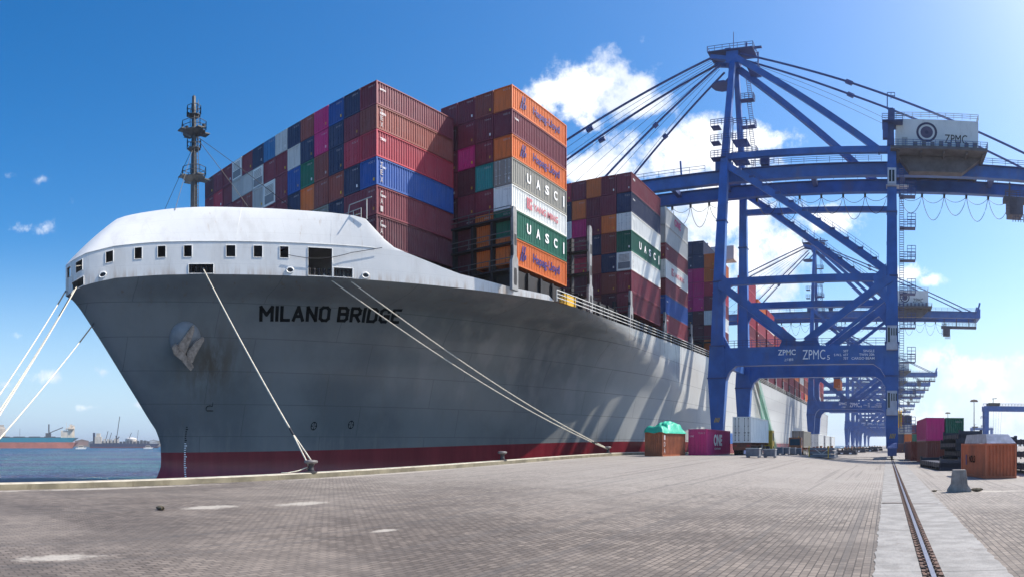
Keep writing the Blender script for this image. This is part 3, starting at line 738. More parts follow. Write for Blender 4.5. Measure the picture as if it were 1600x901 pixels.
# foremast
ms = MB(); mx, my = XC, 32.5
MAST = mat('dark_mast_paint', (.045,.05,.058), .5, 0, .2, 2)
ms.lathe([(.40,22.6),(.36,28.4),(.28,31.5),(.25,34.5),(.20,37.6),(.05,37.75)], (mx,my,0), 12)
sb(ms, 'mast_pole', MAST, smooth=True)
for z, r, kind in ((28.4,1.45,2),(31.6,.85,1),(33.5,1.5,2),(35.4,.85,1)):
    p = MB()
    p.lathe([(r*.25,-.45),(r*.85,-.08),(r*.85,0),(.3,0)], (mx,my,z), 10)
    if kind == 2: p.box(mx-.5, mx+.5, my-r*1.15, my+r*1.15, z-.1, z+.02); p.box(mx-r*1.1, mx+r*1.1, my-.4, my+.4, z-.1, z+.02)
    pts = [(mx+r*.92*math.cos(a), my+r*.92*math.sin(a), z) for a in [2*PI*k/8 for k in range(9)]]
    p.rail(pts, 1.0, 1.2, .025, 2); sb(p, 'mast_platform', MAST)
for q in ((mx-1.3,my-.5,33.5),(mx+1.3,my+.5,33.5),(mx-.6,my-.4,35.4),(mx,my-.85,33.5)): p = MB(); p.lathe([(.16,0),(.18,.1),(.18,.45),(.05,.5)], q, 8); sb(p, 'mast_light', DARK)
p = MB()
for a in (0,): 
    for z in [23+.4*i for i in range(35)]: p.beam((mx+.55,my-.25,z),(mx+.55,my+.25,z),.04,.04)
    p.beam((mx+.55,my-.25,23),(mx+.55,my-.25,37),.05,.05); p.beam((mx+.55,my+.25,23),(mx+.55,my+.25,37),.05,.05)
sb(p, 'mast_ladder', MAST)
p = MB()
for q in ((mx+4.5,my-4.5,23.0),(mx-4,my-3,23.0),(mx+5.5,my+5,22.8),(mx+9,my+9,22.7)): p.tube([(mx,my,33.2 if q[0] > mx+5 else 32.0), q], .03, 4)
sb(p, 'mast_stay', DARK)
# thin line draped over the bulwark
p = MB(); a = Vector(bpt(deck_y(451), .62, 1, -.06)); b_ = Vector(bpt(deck_y(601), 1.0, 1, -.06)); 
pts = []
for i in range(13):
    t_ = i/12; y = a.y + (deck_y(596)-a.y)*t_; f = .60 - .10*math.sin(PI*min(1, t_*1.5)) + .42*t_**2.2
    pts.append(bpt(y, f, 1, -.22))
p.tube(pts, .03, 5); sb(p, 'draped_line', DARK)
# small davit by the first stack
p = MB(); p.beam((XC+15.6,43.2,22.0),(XC+15.6,43.2,24.0),.09,.09); sb(p, 'stub_post', GREYST)
p = MB(); p.beam((XC+13.2,43.1,23.9),(XC+16.4,43.1,23.9),.08,.08); p.beam((XC+13.2,43.1,23.9),(XC+12.8,43.1,22.4),.08,.08); p.rail([(XC+11.5,43.1,22.2),(XC+14.9,43.1,22.2)], 1.0, 1.0, .03, 2); sb(p, 'roof_railing', GREYST)

# deck rail on the parallel side
p = MB(); yy = [62.8] + [65+2.0*i for i in range(0, 80)]
p.rail([(XC+HB-.12, y, zd(y)) for y in yy], 1.15, 2.0, .04, 3)
p.rail([(XC+HB-.12, y, zd(y)) for y in range(226, 372, 6)], 1.15, 3.0, .05, 2)
sb(p, 'deck_railing', mat('white_rail_paint', (.60,.60,.58), .5))
# hatch coamings under every bay
BAYS = [57.1,71.2,86.3,101.0,116.5,132.0] + [163+14.7*i for i in range(14)]
for y in [44.6]+BAYS:
    hw = 15.6 if y < 50 else (23.5 if y < 60 else 24.2)
    p = MB(); p.box(XC-hw+.4, XC+hw-.4, y+.3, y+11.9, 16.9, 19.0)
    for k_ in range(5): p.box(XC+hw-1.2, XC+hw-.1, y+.5+2.7*k_, y+.8+2.7*k_, 16.9, 19.0)
    sb(p, 'hatch_coaming', DARK)
# lashing bridges: dark lattice across the ship with a pale end post
def lashing(y, zt, hw, post=True):
    p = MB()
    n = int(hw*2/2.5)
    for i in range(n+1):
        x = XC-hw+i*(2*hw/n); p.box(x-.16, x+.16, y-.35, y+.35, 16.9, zt-1.2)
    for z in (18.7, 21.3, 23.9):
        if z < zt-.5: p.box(XC-hw, XC+hw, y-.5, y+.5, z-.14, z+.05)
    sb_ = sb(p, 'lashing_bridge', DARK)
    q = MB()
    for z in (18.7, 21.3, 23.9):
        if z < zt-.5: q.rail([(XC+hw-14, y-.5, z+.05),(XC+hw, y-.5, z+.05)], 1.0, 2.5, .035, 2)
    sb(q, 'lashing_bridge_railing', mat('dull_rail_steel', (.12,.12,.12), .6))
    if post:
        x1 = XC+hw+.25; e = MB(); ym = y
        prof = [(ym-.6,16.6),(ym+.6,16.6),(ym+.6,19.6),(ym+.3,20.0),(ym+.3,zt-.3),(ym+.1,zt),(ym-.35,zt),(ym-.45,zt-.5),(ym-.32,20.0),(ym-.6,19.4)]
        e.prism(prof, 0, x1-.35, x1)
        eo = sb(e, 'lashing_bridge_end_post', mat('pale_grey_post', (.27,.27,.27), .5, 0, .2, 1.5, (.12,.08,.05), .5), bevel=.04)
        h_ = MB(); h_.prism([(ym-.22,17.1),(ym+.22,17.1),(ym+.28,17.3),(ym+.28,18.5),(ym+.2,18.75),(ym-.2,18.75),(ym-.28,18.5),(ym-.28,17.3)], 0, x1-.02, x1+.012)
        sb(h_, 'post_opening', DARK)
        z = 21.0
        while z < zt-1.5:
            h_ = MB(); h_.prism([(ym-.2,z),(ym+.2,z),(ym+.2,z+1.1),(ym-.2,z+1.1)], 0, x1-.02, x1+.012); z += 2.5; sb(h_, 'post_opening', DARK)
lashing(56.85, 24.9, 23.7); lashing(72.2, 26.8, 25.0); lashing(85.4, 21.8, 25.0); lashing(100.0, 21.5, 25.0); lashing(114.5, 22.0, 25.0); lashing(131.0, 22.5, 25.0)
for i in range(14): lashing(162.2+14.7*i, 21.5, 25.0)
# deck gear seen over the rail
for y in (69,70.2,74,75.5,77,79.5,81.5): p = MB(); p.box(XC+HB-2.4, XC+HB-1.6, y, y+.6, 16.6, 17.6+rnd.random()*.9); sb(p, 'deck_locker', DARK, bevel=.04)
p = MB(); p.box(XC+HB-1.4, XC+HB-1.0, 66.2, 69.0, 16.6, 17.9); sb(p, 'fire_station', YEL)
p = MB()
for y in (64.6, 65.2): p = MB(); p.lathe([(.2,0),(.2,.5),(.26,.55),(.26,.7)], (XC+HB-.6, y, 16.5), 8); sb(p, 'deck_bollard', YEL)
# superstructure with bridge wings
CREAM = mat('cream_superstructure_paint', (.62,.56,.50), .5, 0, .08, .3, (.4,.3,.22), .3)
p = MB(); p.box(XC-17, XC+17, 148, 158, 17.4, 42.0); p.box(XC-19, XC+19, 147.2, 157, 42.0, 45.2)
sb(p, 'superstructure', CREAM)
for s_ in (-1, 1):
    p = MB()
    prof = [(19,41.2),(24.9,41.2),(25.3,41.2),(25.3,44.2),(19,44.2)]
    p.prism([(XC+s_*u, z) for u, z in prof], 1, 147.2, 150.6)
    arch = [(17,36.0)] + [(17+8.0*(1-math.cos(a)), 36.0+5.2*math.sin(a)) for a in [i*PI/2/8 for i in range(1,9)]] + [(25.2,41.2),(17,41.2)]
    p.prism([(XC+s_*u, z) for u, z in [(17,34),(18.2,36.5),(20,38.8),(22,40.2),(24.5,41.2),(17,41.2)]], 1, 147.6, 148.0)
    sb(p, 'bridge_wing', CREAM)
p = MB(); p.box(XC-18, XC+18, 147.12, 147.22, 43.0, 44.3); sb(p, 'bridge_window', GLASS)
p = MB(); p.lathe([(.8,45.2),(.5,50),(.35,56),(.1,57)], (XC,152,0), 8); p.box(XC-3,XC+3,151.8,152.2,52,52.3); sb(p, 'radar_mast', CREAM)
p = MB(); p.box(XC-6, XC+6, 300, 308, 17.5, 40); sb(p, 'funnel', CREAM)

# ------------------------------------------------------------------ shipping containers
CW, CL40, CL20 = 2.41, 12.19, 6.06
CACHE = {}
def cont_meshes(ln, h):
    k = (ln, round(h, 2))
    if k in CACHE: return CACHE[k]
    W2 = CW/2-.05; dp = .075
    b = MB()
    def wave(a, bnd, n):
        pts = []; st_ = (bnd-a)/n
        for i in range(n):
            s0 = a+i*st_; pts += [(s0, 0), (s0+st_*.26, 0), (s0+st_*.5, -dp), (s0+st_*.76, -dp)]
        return pts + [(bnd, 0)]
    wl = wave(.14, ln-.14, int(ln/.36)); we = wave(-W2+.1, W2-.1, 8)
    for s in (1, -1):
        b.grid([[(s*(W2+d), y, z) for y, d in wl] for z in (.14, h-.1)])
    b.grid([[(x, .06-d, z) for x, d in we] for z in (.14, h-.1)])
    b.grid([[(x, y, h-.06) for x in (-W2, W2)] for y in (.1, ln-.1)]); b.grid([[(x, y, .14) for x in (-W2, W2)] for y in (.1, ln-.1)])
    f = MB(); W = CW/2
    for sx_ in (-1, 1):
        for y0 in (0, ln-.14): f.box(min(sx_*W, sx_*(W-.14)), max(sx_*W, sx_*(W-.14)), y0, y0+.14, 0, h)
        f.box(min(sx_*W, sx_*(W-.09))*1, max(sx_*W, sx_*(W-.09)), .14, ln-.14, 0, .15)
        f.box(min(sx_*W, sx_*(W-.07)), max(sx_*W, sx_*(W-.07)), .14, ln-.14, h-.11, h-.01)
    for y0 in (0, ln-.1):
        f.box(-W+.14, W-.14, y0, y0+.1, .0, .15); f.box(-W+.14, W-.14, y0, y0+.1, h-.12, h-.01)
    d = MB()   # doors at the far (+y) or near end
    d.box(-W+.15, -.01, -.0, .05, .16, h-.13); d.box(.01, W-.15, -.0, .05, .16, h-.13)
    lb = MB()
    for x in (-.85,-.38,.38,.85):
        lb.tube([(x, -.05, .16), (x, -.05, h-.13)], .022, 6)
        lb.box(x-.09, x+.17, -.08, -.04, 1.05, 1.12)
        for z in (.2, .75, h*.62, h-.25): lb.box(x-.05, x+.05, -.07, 0, z, z+.08)
    r = MB(); r.box(-W+.15, W-.15, -.0, .05, .16, h-.13)
    rv = MB(); rv.box(-.95, .95, -.03, .0, .25, h*.45)
    for i in range(6): rv.box(-.85, .85, -.045, -.03, h*.5+i*.17, h*.5+i*.17+.06)
    pl = MB(); pl.box(.72, .88, -.02, .045, .45, .72)
    CACHE[k] = dict(body=b.mesh('container_body'), frame=f.mesh('container_frame'), door=d.mesh('container_door'), bars=lb.mesh('container_bars'),
                    rpanel=r.mesh('reefer_panel'), rgrille=rv.mesh('reefer_grille'), plate=pl.mesh('data_plate'))
    return CACHE[k]
NCONT = [0]
def container(x, y, z, col, label, ln=CL40, h=2.57, end='wall', group='containers stacked on the ship', rz=0, plate=None):
    """origin: centre of the near bottom edge, box runs along +y"""
    ms_ = cont_meshes(ln, h); m = cmat(col, CC[col]); NCONT[0] += 1
    e = empty('shipping_container', (x, y, z), rz, label, 'container', group)
    place('walls', ms_['body'], m, e); place('frame', ms_['frame'], m, e)
    if end == 'door':
        dd = place('door', ms_['door'], m, e); place('locking_bar', ms_['bars'], DARK if group == 'containers on trailers' else (cmat('light grey', CC['light grey']) if col in ('white','grey','light grey') else m), dd)
    if end == 'reefer':
        dd = place('refrigeration_unit', ms_['rpanel'], cmat('white', CC['white']), e); place('grille', ms_['rgrille'], mat('grille_grey', (.20,.20,.21), .6), dd)
    if end != 'reefer' and ln > 10 and y < 140 and rnd.random() < .6: text('serial_letters', rnd.choice(['TCNU 4','GESU 6','BMOU 5','TRIU 8','FCIU 3']), .3, mat('faded_white_lettering', (.48,.44,.44), .6), e, (.1, -.03, h-.55), (1,0,0), (0,0,1), 0, .85)
    if plate if plate is not None else rnd.random() < .45: place('data_plate', ms_['plate'], YEL if rnd.random() < .6 else WLETTER, e)
    return e
def side_text(e, s, m, y0, width, h, frac=.4, bold=.02, z0=None, nm='lettering', spacing=1.0, height=None):
    """lettering on the quay-facing long side (reads towards +y)"""
    return text(nm, s, 1, m, e, (CW/2+.012, y0, z0 if z0 is not None else h*.3), (0,1,0), (0,0,1), bold, width, spacing, 0, height)
def vert_text(e, s, m, h, y0=.55):
    return text('company_mark', s, .5, m, e, (CW/2+.012, y0, h*.22), (0,1,0), (0,0,1), .01, .75)
LBLUE = mat('blue_lettering', (.012,.012,.16), .5, var=.02); MAGL = mat('magenta_lettering', (.55,.01,.16), .5, var=.02); PINKL = mat('pinkish_lettering', (.50,.13,.16), .5, var=.02)
def stacked(e, s, h, y0=.55):
    n = len(s); hh = (h*.78)/n
    for i, ch in enumerate(s): text('company_mark', ch, 1, mat('faded_white_lettering', (.48,.44,.44), .6), e, (CW/2+.012, y0, h*.88-(i+1)*hh+.06), (0,1,0), (0,0,1), .01, .36, height=hh*.72)
def hl_mark(e, y0, h):
    m_ = MB(); x = CW/2+.012
    for dy in (0, .42):
        m_.add([(x,y0+dy,h*.22),(x,y0+dy+.26,h*.22),(x,y0+dy+.52,h*.55),(x,y0+dy+.30,h*.55)], [(0,1,2,3)])
        m_.add([(x,y0+dy+.32,h*.50),(x,y0+dy+.58,h*.50),(x,y0+dy+.74,h*.80),(x,y0+dy+.50,h*.80)], [(0,1,2,3)])
    m_.add([(x,y0+.9,h*.30),(x,y0+1.15,h*.30),(x,y0+1.3,h*.5),(x,y0+1.05,h*.5)], [(0,1,2,3)])
    m_.build('company_emblem', LBLUE, e, fix=False)
def brand(e, b, h):
    if b == 'HL': hl_mark(e, 1.6, h); side_text(e, 'Hapag-Lloyd', LBLUE, 4.3, 6.1, h, z0=h*.24, bold=.022, height=1.25)
    if b == 'UASC':
        for i, ch in enumerate('UASC'): side_text(e, ch, WLETTER, 3.0+i*2.0, .85, h, z0=h*.33, bold=.03, height=1.05)
        side_text(e, 'I', WLETTER, 11.3, .25, h, z0=h*.25, height=1.3)
    if b == 'YM':
        side_text(e, 'YANG MING', PINKL, 4.4, 5.6, h, z0=h*.36, bold=.02)
        m_ = MB(); x = CW/2+.012; z = h*.3
        for q in ((3.0,3.3,0,1.2),(3.35,4.1,0,.3),(3.35,4.1,.9,1.2),(3.4,3.7,.35,.85),(3.8,4.1,.35,.6)): m_.add([(x,q[0],z+q[2]),(x,q[1],z+q[2]),(x,q[1],z+q[3]),(x,q[0],z+q[3])], [(0,1,2,3)])
        m_.build('company_emblem', PINKL, e, fix=False)
    if b == 'ONE': side_text(e, 'ONE', MAGL, 4.6, 3.4, h, z0=h*.35, bold=.03)
ORD = ['topmost','second','third','fourth','fifth','sixth','seventh','eighth','ninth','tenth','eleventh','twelfth','thirteenth']
NTH = ['first','second','third','fourth','fifth','sixth','seventh','eighth','ninth','tenth','eleventh','twelfth','thirteenth','fourteenth','fifteenth']
def tiername(t): return 'top tier' if t == 0 else ORD[t]+' tier down'
K = {'m':'maroon','d':'dark maroon','w':'brown','r':'red','p':'rose red','g':'magenta','o':'orange','b':'blue','n':'navy blue','s':'sky blue','t':'teal','e':'green','y':'grey','W':'white','l':'light grey'}
def stack(y, xo, rows, hs_, ztop, where, maxcol=99, brands={}, ends={}, near_side=None, marks={}):
    """rows: one string per tier (top first), character 0 = column nearest the quay"""
    z = ztop
    for t_, row in enumerate(rows):
        z -= hs_[t_]
        for c, ch in enumerate(row):
            if ch == ' ': continue
            col = K[ch.lower() if ch not in 'W' else 'W']
            pos = 'quayside column' if c == 0 else '%s column from the quay' % NTH[c]
            lab = '%s container, %s, %s, %s' % (col, tiername(t_), pos, where)
            en = ends.get((t_, c), 'reefer' if ch in 'Wl' and rnd.random() < .12 else ('door' if rnd.random() < .5 else 'wall'))
            e = container(xo-CW/2-c*2.5, y, z, col, lab, h=hs_[t_]-.07, end=en)
            if c == 0:
                if marks.get(t_): stacked(e, marks[t_], hs_[t_])
                b = brands.get(t_)
                if b: brand(e, b, hs_[t_])
                elif near_side and rnd.random() < .6:
                    side_text(e, rnd.choice(['TRIU','GESU','BMOU','TCNU','SEGU']), WLETTER, .5, .8, hs_[t_], z0=hs_[t_]*.62, nm='serial_letters')
# foremost stack: 13 columns
S1 = ['mnbgwnlsnmlmmd', 'wmngnlmmlllmrm', 'rrnwebm lwmmdm'.replace(' ','W'), 'bnwwonmmmndmmd', 'mmnylbwm', 'dmm']
stack(44.5, -45.6, S1, [2.65,2.62,2.85,2.85,2.87,2.87], 36.65, 'foremost stack of the ship', near_side=1, marks={1:'TEX',3:'TEX',4:'CAI',5:'CAI'})
HS = [2.87,2.87,2.57,2.87,2.57,2.87,2.77]
S2 = ['owmm', 'mmmd', 'omgm', 'ytdm', 'Wmmd', 'eodm', 'oodm']
stack(57.1, -37.9, S2, HS, 38.75, 'second stack from the bow', brands={0:'HL',2:'HL',3:'UASC',4:'YM',5:'UASC',6:'HL'}, ends={(4,0):'wall',(0,0):'wall'}, near_side=1)
S3 = ['mmomrr', 'nmmonm', 'WomgWm', 'ewnmmn', 'Wnwrmm', 'mwmdmn', 'mdwmdm']
stack(86.3, -36.4, S3, HS, 38.6, 'third stack from the bow', brands={3:'UASC'}, ends={(2,0):'door',(4,0):'reefer'}, near_side=1, marks={4:'TEX'})
stack(101.0, -36.4, ['l','l','m','W','m','b','p'], HS, 38.2, 'fourth stack from the bow', brands={0:'ONE',3:'YM'}, near_side=1)
stack(132.0, -36.4, [' nn','onn','ogg','rgg','mgg','Wdn','mdm','odm'], [2.77]*8, 41.4, 'stack before the deckhouse')
AFT = ['rrprmpWr','orpmwm ','rWpmwom','mrmpwm','r mbpwm'.replace(' ','l'),'mlmrpm','rpmyomm','mbmlwr','pmrwmo','rmWmmr','mprmow','bmmrpm','mrmwlm','orpmwm']
for i, s_ in enumerate(AFT):
    n_ = len(s_); stack(163+14.7*i, -36.4, [c for c in s_], [2.77]*n_, 19.3+2.77*n_, '%s stack behind the deckhouse' % NTH[i], near_side=(i < 3))

# ------------------------------------------------------------------ ship-to-shore cranes
XW, XL = -29.64, .84
YN, YFAR, YA = 0.0, 20.6, 11.6        # near frame, far frame, apex (relative)
GN, GF = 7.6, 16.0                      # girder pair
def make_crane():
    e = empty('gantry_crane', (0, 109.6, 0), 0)
    def B(mb, name, m=BLUE, smooth=False, parent=None, bevel=0): return mb.build(name, m, parent or e, smooth=smooth, bevel=bevel)
    # legs: tapered foot, portal column, upper column leaning towards the girders
    for x, y, yt, zt, wt in ((XW,YN,YN+5.0,51.0,1.35),(XW,YFAR,YFAR-.5,51.0,1.35),(XL,YN,YN+3.5,50.5,1.5),(XL,YFAR,YFAR-.5,50.5,1.5)):
        m_ = MB(); zb_ = 1.6; wat = x < -10
        wx = 3.3 if wat else 2.3
        m_.beam((x,y,zb_),(x,y,12.5),1.7 if wat else 2.0,1.4,wx,1.7,up=(0,1,0))
        m_.beam((x,y,12.5),(x,y,17.3),wx,1.7,2.6 if wat else 2.3,1.7,up=(0,1,0))
        m_.beam((x,y,17.3),(x,y+(yt-y)*.2,27.8),2.3 if wat else 2.2,1.6,1.9,1.5,up=(0,1,0))
        m_.beam((x,y+(yt-y)*.2,27.8),(x,yt,zt),1.9,1.5,wt,1.3,up=(0,1,0))
        B(m_, 'leg')
    for y in (YN, YFAR):
        # portal beam with rounded haunches
        m_ = MB(); z0, z1 = 14.2, 17.0
        prof = [(XW-.8,z1),(XW-.8,z0-.2),(XW+1.6,z0-2.2),(XW+2.2,z0-.9),(XW+3.4,z0)] + [(XL-3.2,z0),(XL-2.0,z0-.7),(XL-1.1,z0-2.0),(XL+.8,z0-.4),(XL+.8,z1)]
        m_.prism(prof, 1, y-.75, y+.75); B(m_, 'portal_beam')
        m_ = MB()
        m_.beam((XW,y+.6,27.6),(XL,y+.6,27.6),1.0,1.15); B(m_, 'tie_beam')
        # web of the portal: V brace with curved heel, cross brace by the landside leg
        m_ = MB(); mid = (XW+XL)/2-.6
        m_.beam((XW+.3,y,27.2),(mid-1.0,y,17.8),.85,1.3,.85,1.1); m_.beam((mid+1.0,y,17.8),(XL-.2,y,27.4),.85,1.1,.85,1.3)
        m_.prism([(mid-3.6,17.0),(mid-2.6,18.9),(mid-1.2,18.0),(mid,17.7),(mid+1.2,18.0),(mid+2.6,18.9),(mid+3.6,17.0)],1,y-.4,y+.4)
        m_.prism([(XW+.8,29.0),(XW+2.6,27.2),(XW+.8,24.0)],1,y-.35,y+.35); m_.prism([(XW+.8,16.9),(XW+2.4,16.9),(XW+.8,19.6)],1,y-.35,y+.35)
        m_.prism([(XL-1,29.6),(XL-3.2,27.6),(XL-3.0,25.9),(XL-1,23.2)],1,y-.35,y+.35)
        m_.beam((XL-.6,y,24.5),(mid+4.5,y,17.1),.5,.55)
        B(m_, 'web_brace')
        m_ = MB(); yt = (YN+5.0 if y == YN else YFAR-.5)
        m_.beam((XW+.3,yt,49.3),(XL-.5,y+.7,28.4),1.0,1.15); B(m_, 'diagonal_brace')
    m_ = MB(); m_.beam((XW,YN+5,50.8),(XL,YN+3.5,50.0),1.0,1.1); B(m_, 'tie_beam')
    m_ = MB(); m_.beam((XW,YFAR-.5,45.4),(XL,YFAR-.5,45.0),1.0,1.0); B(m_, 'tie_beam')
    for x in (XW, XL):
        m_ = MB(); m_.beam((x,YN,3.2),(x,YFAR,3.2),1.3,1.7); m_.beam((x,YN,15.6),(x,YFAR,15.6),.8,1.6); m_.beam((x,YN+4,50.3),(x,YFAR,50.3),1.1,1.2); B(m_, 'sill_beam')
        for y in (YN, YFAR):
            b_ = MB()
            for k in (-1,1):
                b_.box(x-.75,x+.75,y+k*2.4-2.1,y+k*2.4+2.1,.55,1.7)
                b_.prism([(y+k*2.4-1.5,1.5),(y+k*2.4+1.5,1.5),(y+k*1.4+.5,2.5),(y+k*1.4-.5,2.5)],0,x-.8,x+.8)
            bo = B(b_, 'bogie', BLUE2)
            wh = MB()
            for k in range(8):
                yy_ = y-3.9+k*1.11; wh.prism([(yy_+.36*math.cos(a), .38+.36*math.sin(a)) for a in [2*PI*i/12 for i in range(12)]], 0, x-.12, x+.12)
            B(wh, 'wheel_set', DARK, parent=bo)
    for y in (YN, YFAR):
        r_ = MB(); r_.rail([(XW+1.6,y-.7,17.0),(XL-1.2,y-.7,17.0)],1.1,1.5,.035,3); B(r_, 'portal_railing', BLUE2)
        yt = (YN+5.0 if y == YN else YFAR-.5); a = Vector((XW+.3,yt,49.3)); b_ = Vector((XL-.5,y+.7,28.4))
        r_ = MB()
        for k in range(1, 12):
            p = a.lerp(b_, k/12); r_.box(p.x-.45, p.x+.45, p.y-.62, p.y+.62, p.z+.35, p.z+.72)
        r_.rail([tuple(a.lerp(b_, .08)+Vector((0,-.5,.6))), tuple(a.lerp(b_, .94)+Vector((0,-.5,.6)))], 1.0, 1.6, .03, 2); B(r_, 'brace_walkway', BLUE2)
    for x, y, yt in ((XW,YN,YN+5.0),(XL,YN,YN+3.5),(XW,YFAR,YFAR-.5),(XL,YFAR,YFAR-.5)):
        r_ = MB()
        for z, hw in ((12.4,1.75),(17.4,1.38),(27.8,1.05),(38.5,.95)):
            if x > -10: hw = min(hw, 1.25)
            yy_ = y if z < 18 else y+(yt-y)*(.2+.8*max(0, z-27.8)/23)
            r_.box(x-hw, x+hw, yy_-.98, yy_+.98, z-.09, z+.09)
        B(r_, 'splice_flange', BLUE2)
    r_ = MB(); r_.lathe([(1.5,0),(1.5,.25),(1.1,.3),(1.1,.5),(1.5,.55),(1.5,.8)], n=20)
    for i in range(len(r_.v)): vx, vy, vz = r_.v[i]; r_.v[i] = (XL+1.3+vz, YFAR-3+vx, 6.6+vy)
    B(r_, 'cable_reel', YEL)
    # twin box girders: boom over the ship and backreach
    for gy, dz in ((GN,0),(GF,0)):
        m_ = MB(); z0, z1 = 46.9, 49.3
        m_.beam((-92,gy,48.1),(-31,gy,48.1),1.3,2.4); m_.beam((-31,gy,48.1),(36.5,gy,48.1),1.35,2.4)
        B(m_, 'girder')
        r_ = MB(); r_.rail([(-90,gy-.9,49.3),(-34,gy-.9,49.3)],1.1,3.0,.035,2); r_.rail([(-27,gy-.9,49.3),(-1,gy-.9,49.3)],1.1,2.2,.035,3); r_.rail([(17,gy-.9,49.3),(36,gy-.9,49.3)],1.1,2.2,.035,3)
        r_.box(-90,36,gy-1.2,gy-.68,49.0,49.1)
        B(r_, 'walkway', BLUE2)
    m_ = MB()
    for x in (-92,-75,-58,-42,-31.5,-14,3,20,36): m_.beam((x,GN,48.6),(x,GF,48.6),.9,1.0)
    B(m_, 'girder_cross_beam', BLUE2)
    m_ = MB(); m_.box(36.0,37.4,GN-1,GF+1,47,50.2); m_.beam((36.6,GN,50),(37.3,GN,52.6),.5,.7); m_.beam((36.6,GF,50),(37.3,GF,52.6),.5,.7); B(m_, 'girder_end')
    m_ = MB()
    for gy in (GN,GF):
        m_.box(-56.5,-55,gy-.3,gy+.3,49.3,51.5); m_.box(-32,-29,gy-.9,gy+.9,49.3,51.0); m_.box(-91,-89.5,gy-.3,gy+.3,49.3,51.3)
    m_.beam((-39,GN,49.3),(-39.2,GN,52.2),.3,.3)
    B(m_, 'stay_anchorage')
    # A frame
    m_ = MB(); m_.beam((XW,YN+5,50.6),(XW+.2,YA-1.1,74),1.3,1.2,1.05,1.0,up=(0,1,0)); B(m_, 'mast_leg')
    m_ = MB(); m_.beam((XW,YFAR-.5,50.6),(XW+.2,YA+1.2,74),1.2,1.2,1.0,1.0,up=(0,1,0)); B(m_, 'mast_leg')
    m_ = MB()
    m_.prism([(YA-1.9,72.4),(YA+1.9,72.4),(YA+1.7,75.2),(YA-1.7,75.2)],0,XW-1.1,XW+1.3)
    m_.beam((XW-.5,YA-1.3,73.6),(XW-4.2,YA-1.6,74.4),.8,.9); m_.beam((XW-.5,YA+1.3,73.6),(XW-4.2,YA+1.6,74.4),.8,.9)
    B(m_, 'apex')
    m_ = MB(); m_.box(XW-4.7,XW+4.3,YA-2.3,YA+2.3,75.2,75.35); m_.rail([(XW-4.7,YA-2.3,75.35),(XW+4.3,YA-2.3,75.35),(XW+4.3,YA+2.3,75.35),(XW-4.7,YA+2.3,75.35),(XW-4.7,YA-2.3,75.35)],1.1,1.4,.04,2)
    m_.beam((XW,YA,75.3),(XW,YA,80.5),.12,.12); m_.beam((XW+2.6,YA,75.3),(XW+2.6,YA,77.6),.35,.35); m_.box(XW-1.6,XW-.4,YA-.6,YA+.6,75.35,76.6); m_.box(XW+1.2,XW+5.6,YA-.35,YA+.35,76.2,76.4)
    m_.box(XW+3.2,XW+5.2,YA-2,YA+2,70.6,70.75); m_.rail([(XW+3.2,YA-2,70.75),(XW+5.2,YA-2,70.75),(XW+5.2,YA+2,70.75)],1.1,1.2,.04,2); m_.beam((XW+4.9,YA,70.6),(XW+4.9,YA,75.2),.25,.25)
    m_.lathe([(2.2,0),(2.2,.3),(1.2,.5)], (XW-2.6,YA+1.5,69.2), 10); m_.beam((XW-2.6,YA+1.5,69.5),(XW,YA+1,72),.3,.3)
    B(m_, 'apex_platform', BLUE2)
    for gy, k in ((GN+1,-1),(GF-1,1)):
        m_ = MB(); m_.beam((XW+.6,YA+k*1.2,73.9 if k < 0 else 72.6),(XL-2.0,YN+3.6 if k < 0 else YFAR-1.5,49.8 if k < 0 else 49.0),1.05,1.15); B(m_, 'backstay_strut')
        m_ = MB(); m_.tube([(XW+1,YA+k*1.2,74.8),(XW+22,YA+k*2.5,66.2),(34,gy,49.4)],.21,6); m_.tube([(XW+22.0,YA+k*2.5,66.2),(XW+23.2,YA+k*2.55,65.6)],.45,6); B(m_, 'stay_rod', BLUE2)
    for gy, k in ((GN,-1),(GF,1)):
        m_ = MB(); m_.tube([(XW-4,YA+k*1.6,74.2),(-90,gy,50.9)],.23,6); m_.tube([(-58.6,gy*.5+(YA+k*1.6)*.5,62.9),(-60,gy*.5+(YA+k*1.6)*.5,62.4)],.5,6); B(m_, 'stay_rod', BLUE2)
        m_ = MB(); m_.tube([(XW-2.2,YA+k*1.6,72.4),(-55.8,gy,51.0)],.21,6); m_.tube([(-44.4,YA+k*2.8,61.1),(-45.2,YA+k*2.8,60.5)],.48,6); B(m_, 'stay_rod', BLUE2)
    m_ = MB()
    for k in range(8): m_ = MB(); m_.tube([(XW-3.2,YA-1.6+k*.45,74.0-.12*k),(-88+k*4.5,GN+1+k*.9,49.8)],.05,3); B(m_, 'hoist_rope', DARK)
    for k in range(2): m_ = MB(); m_.tube([(XW+1,YA-1+k*2,73.6),(8,GN+3+k*3,55)],.04,3); B(m_, 'hoist_rope', DARK)
    # machinery house on its cantilevered platform
    mh = MB(); mh.box(1.6,16.2,3.2,17.6,49.6,55.6); mho = B(mh, 'machinery_house', mat('off_white_house_cladding', (.66,.66,.64), .5, 0, .06, .4, (.4,.36,.3), .35))
    r_ = MB(); r_.rail([(1.6,3.25,55.8),(16.2,3.25,55.8),(16.2,17.6,55.8),(1.6,17.6,55.8),(1.6,3.25,55.8)],1.1,1.4,.035,3); B(r_, 'roof_railing', GREYST, parent=mho)
    d_ = MB(); d_.box(2.6,3.6,3.13,3.2,50.1,52.2); B(d_, 'door', GREYST, parent=mho)
    rg = MB(); cx, cz = 7.0, 53.2
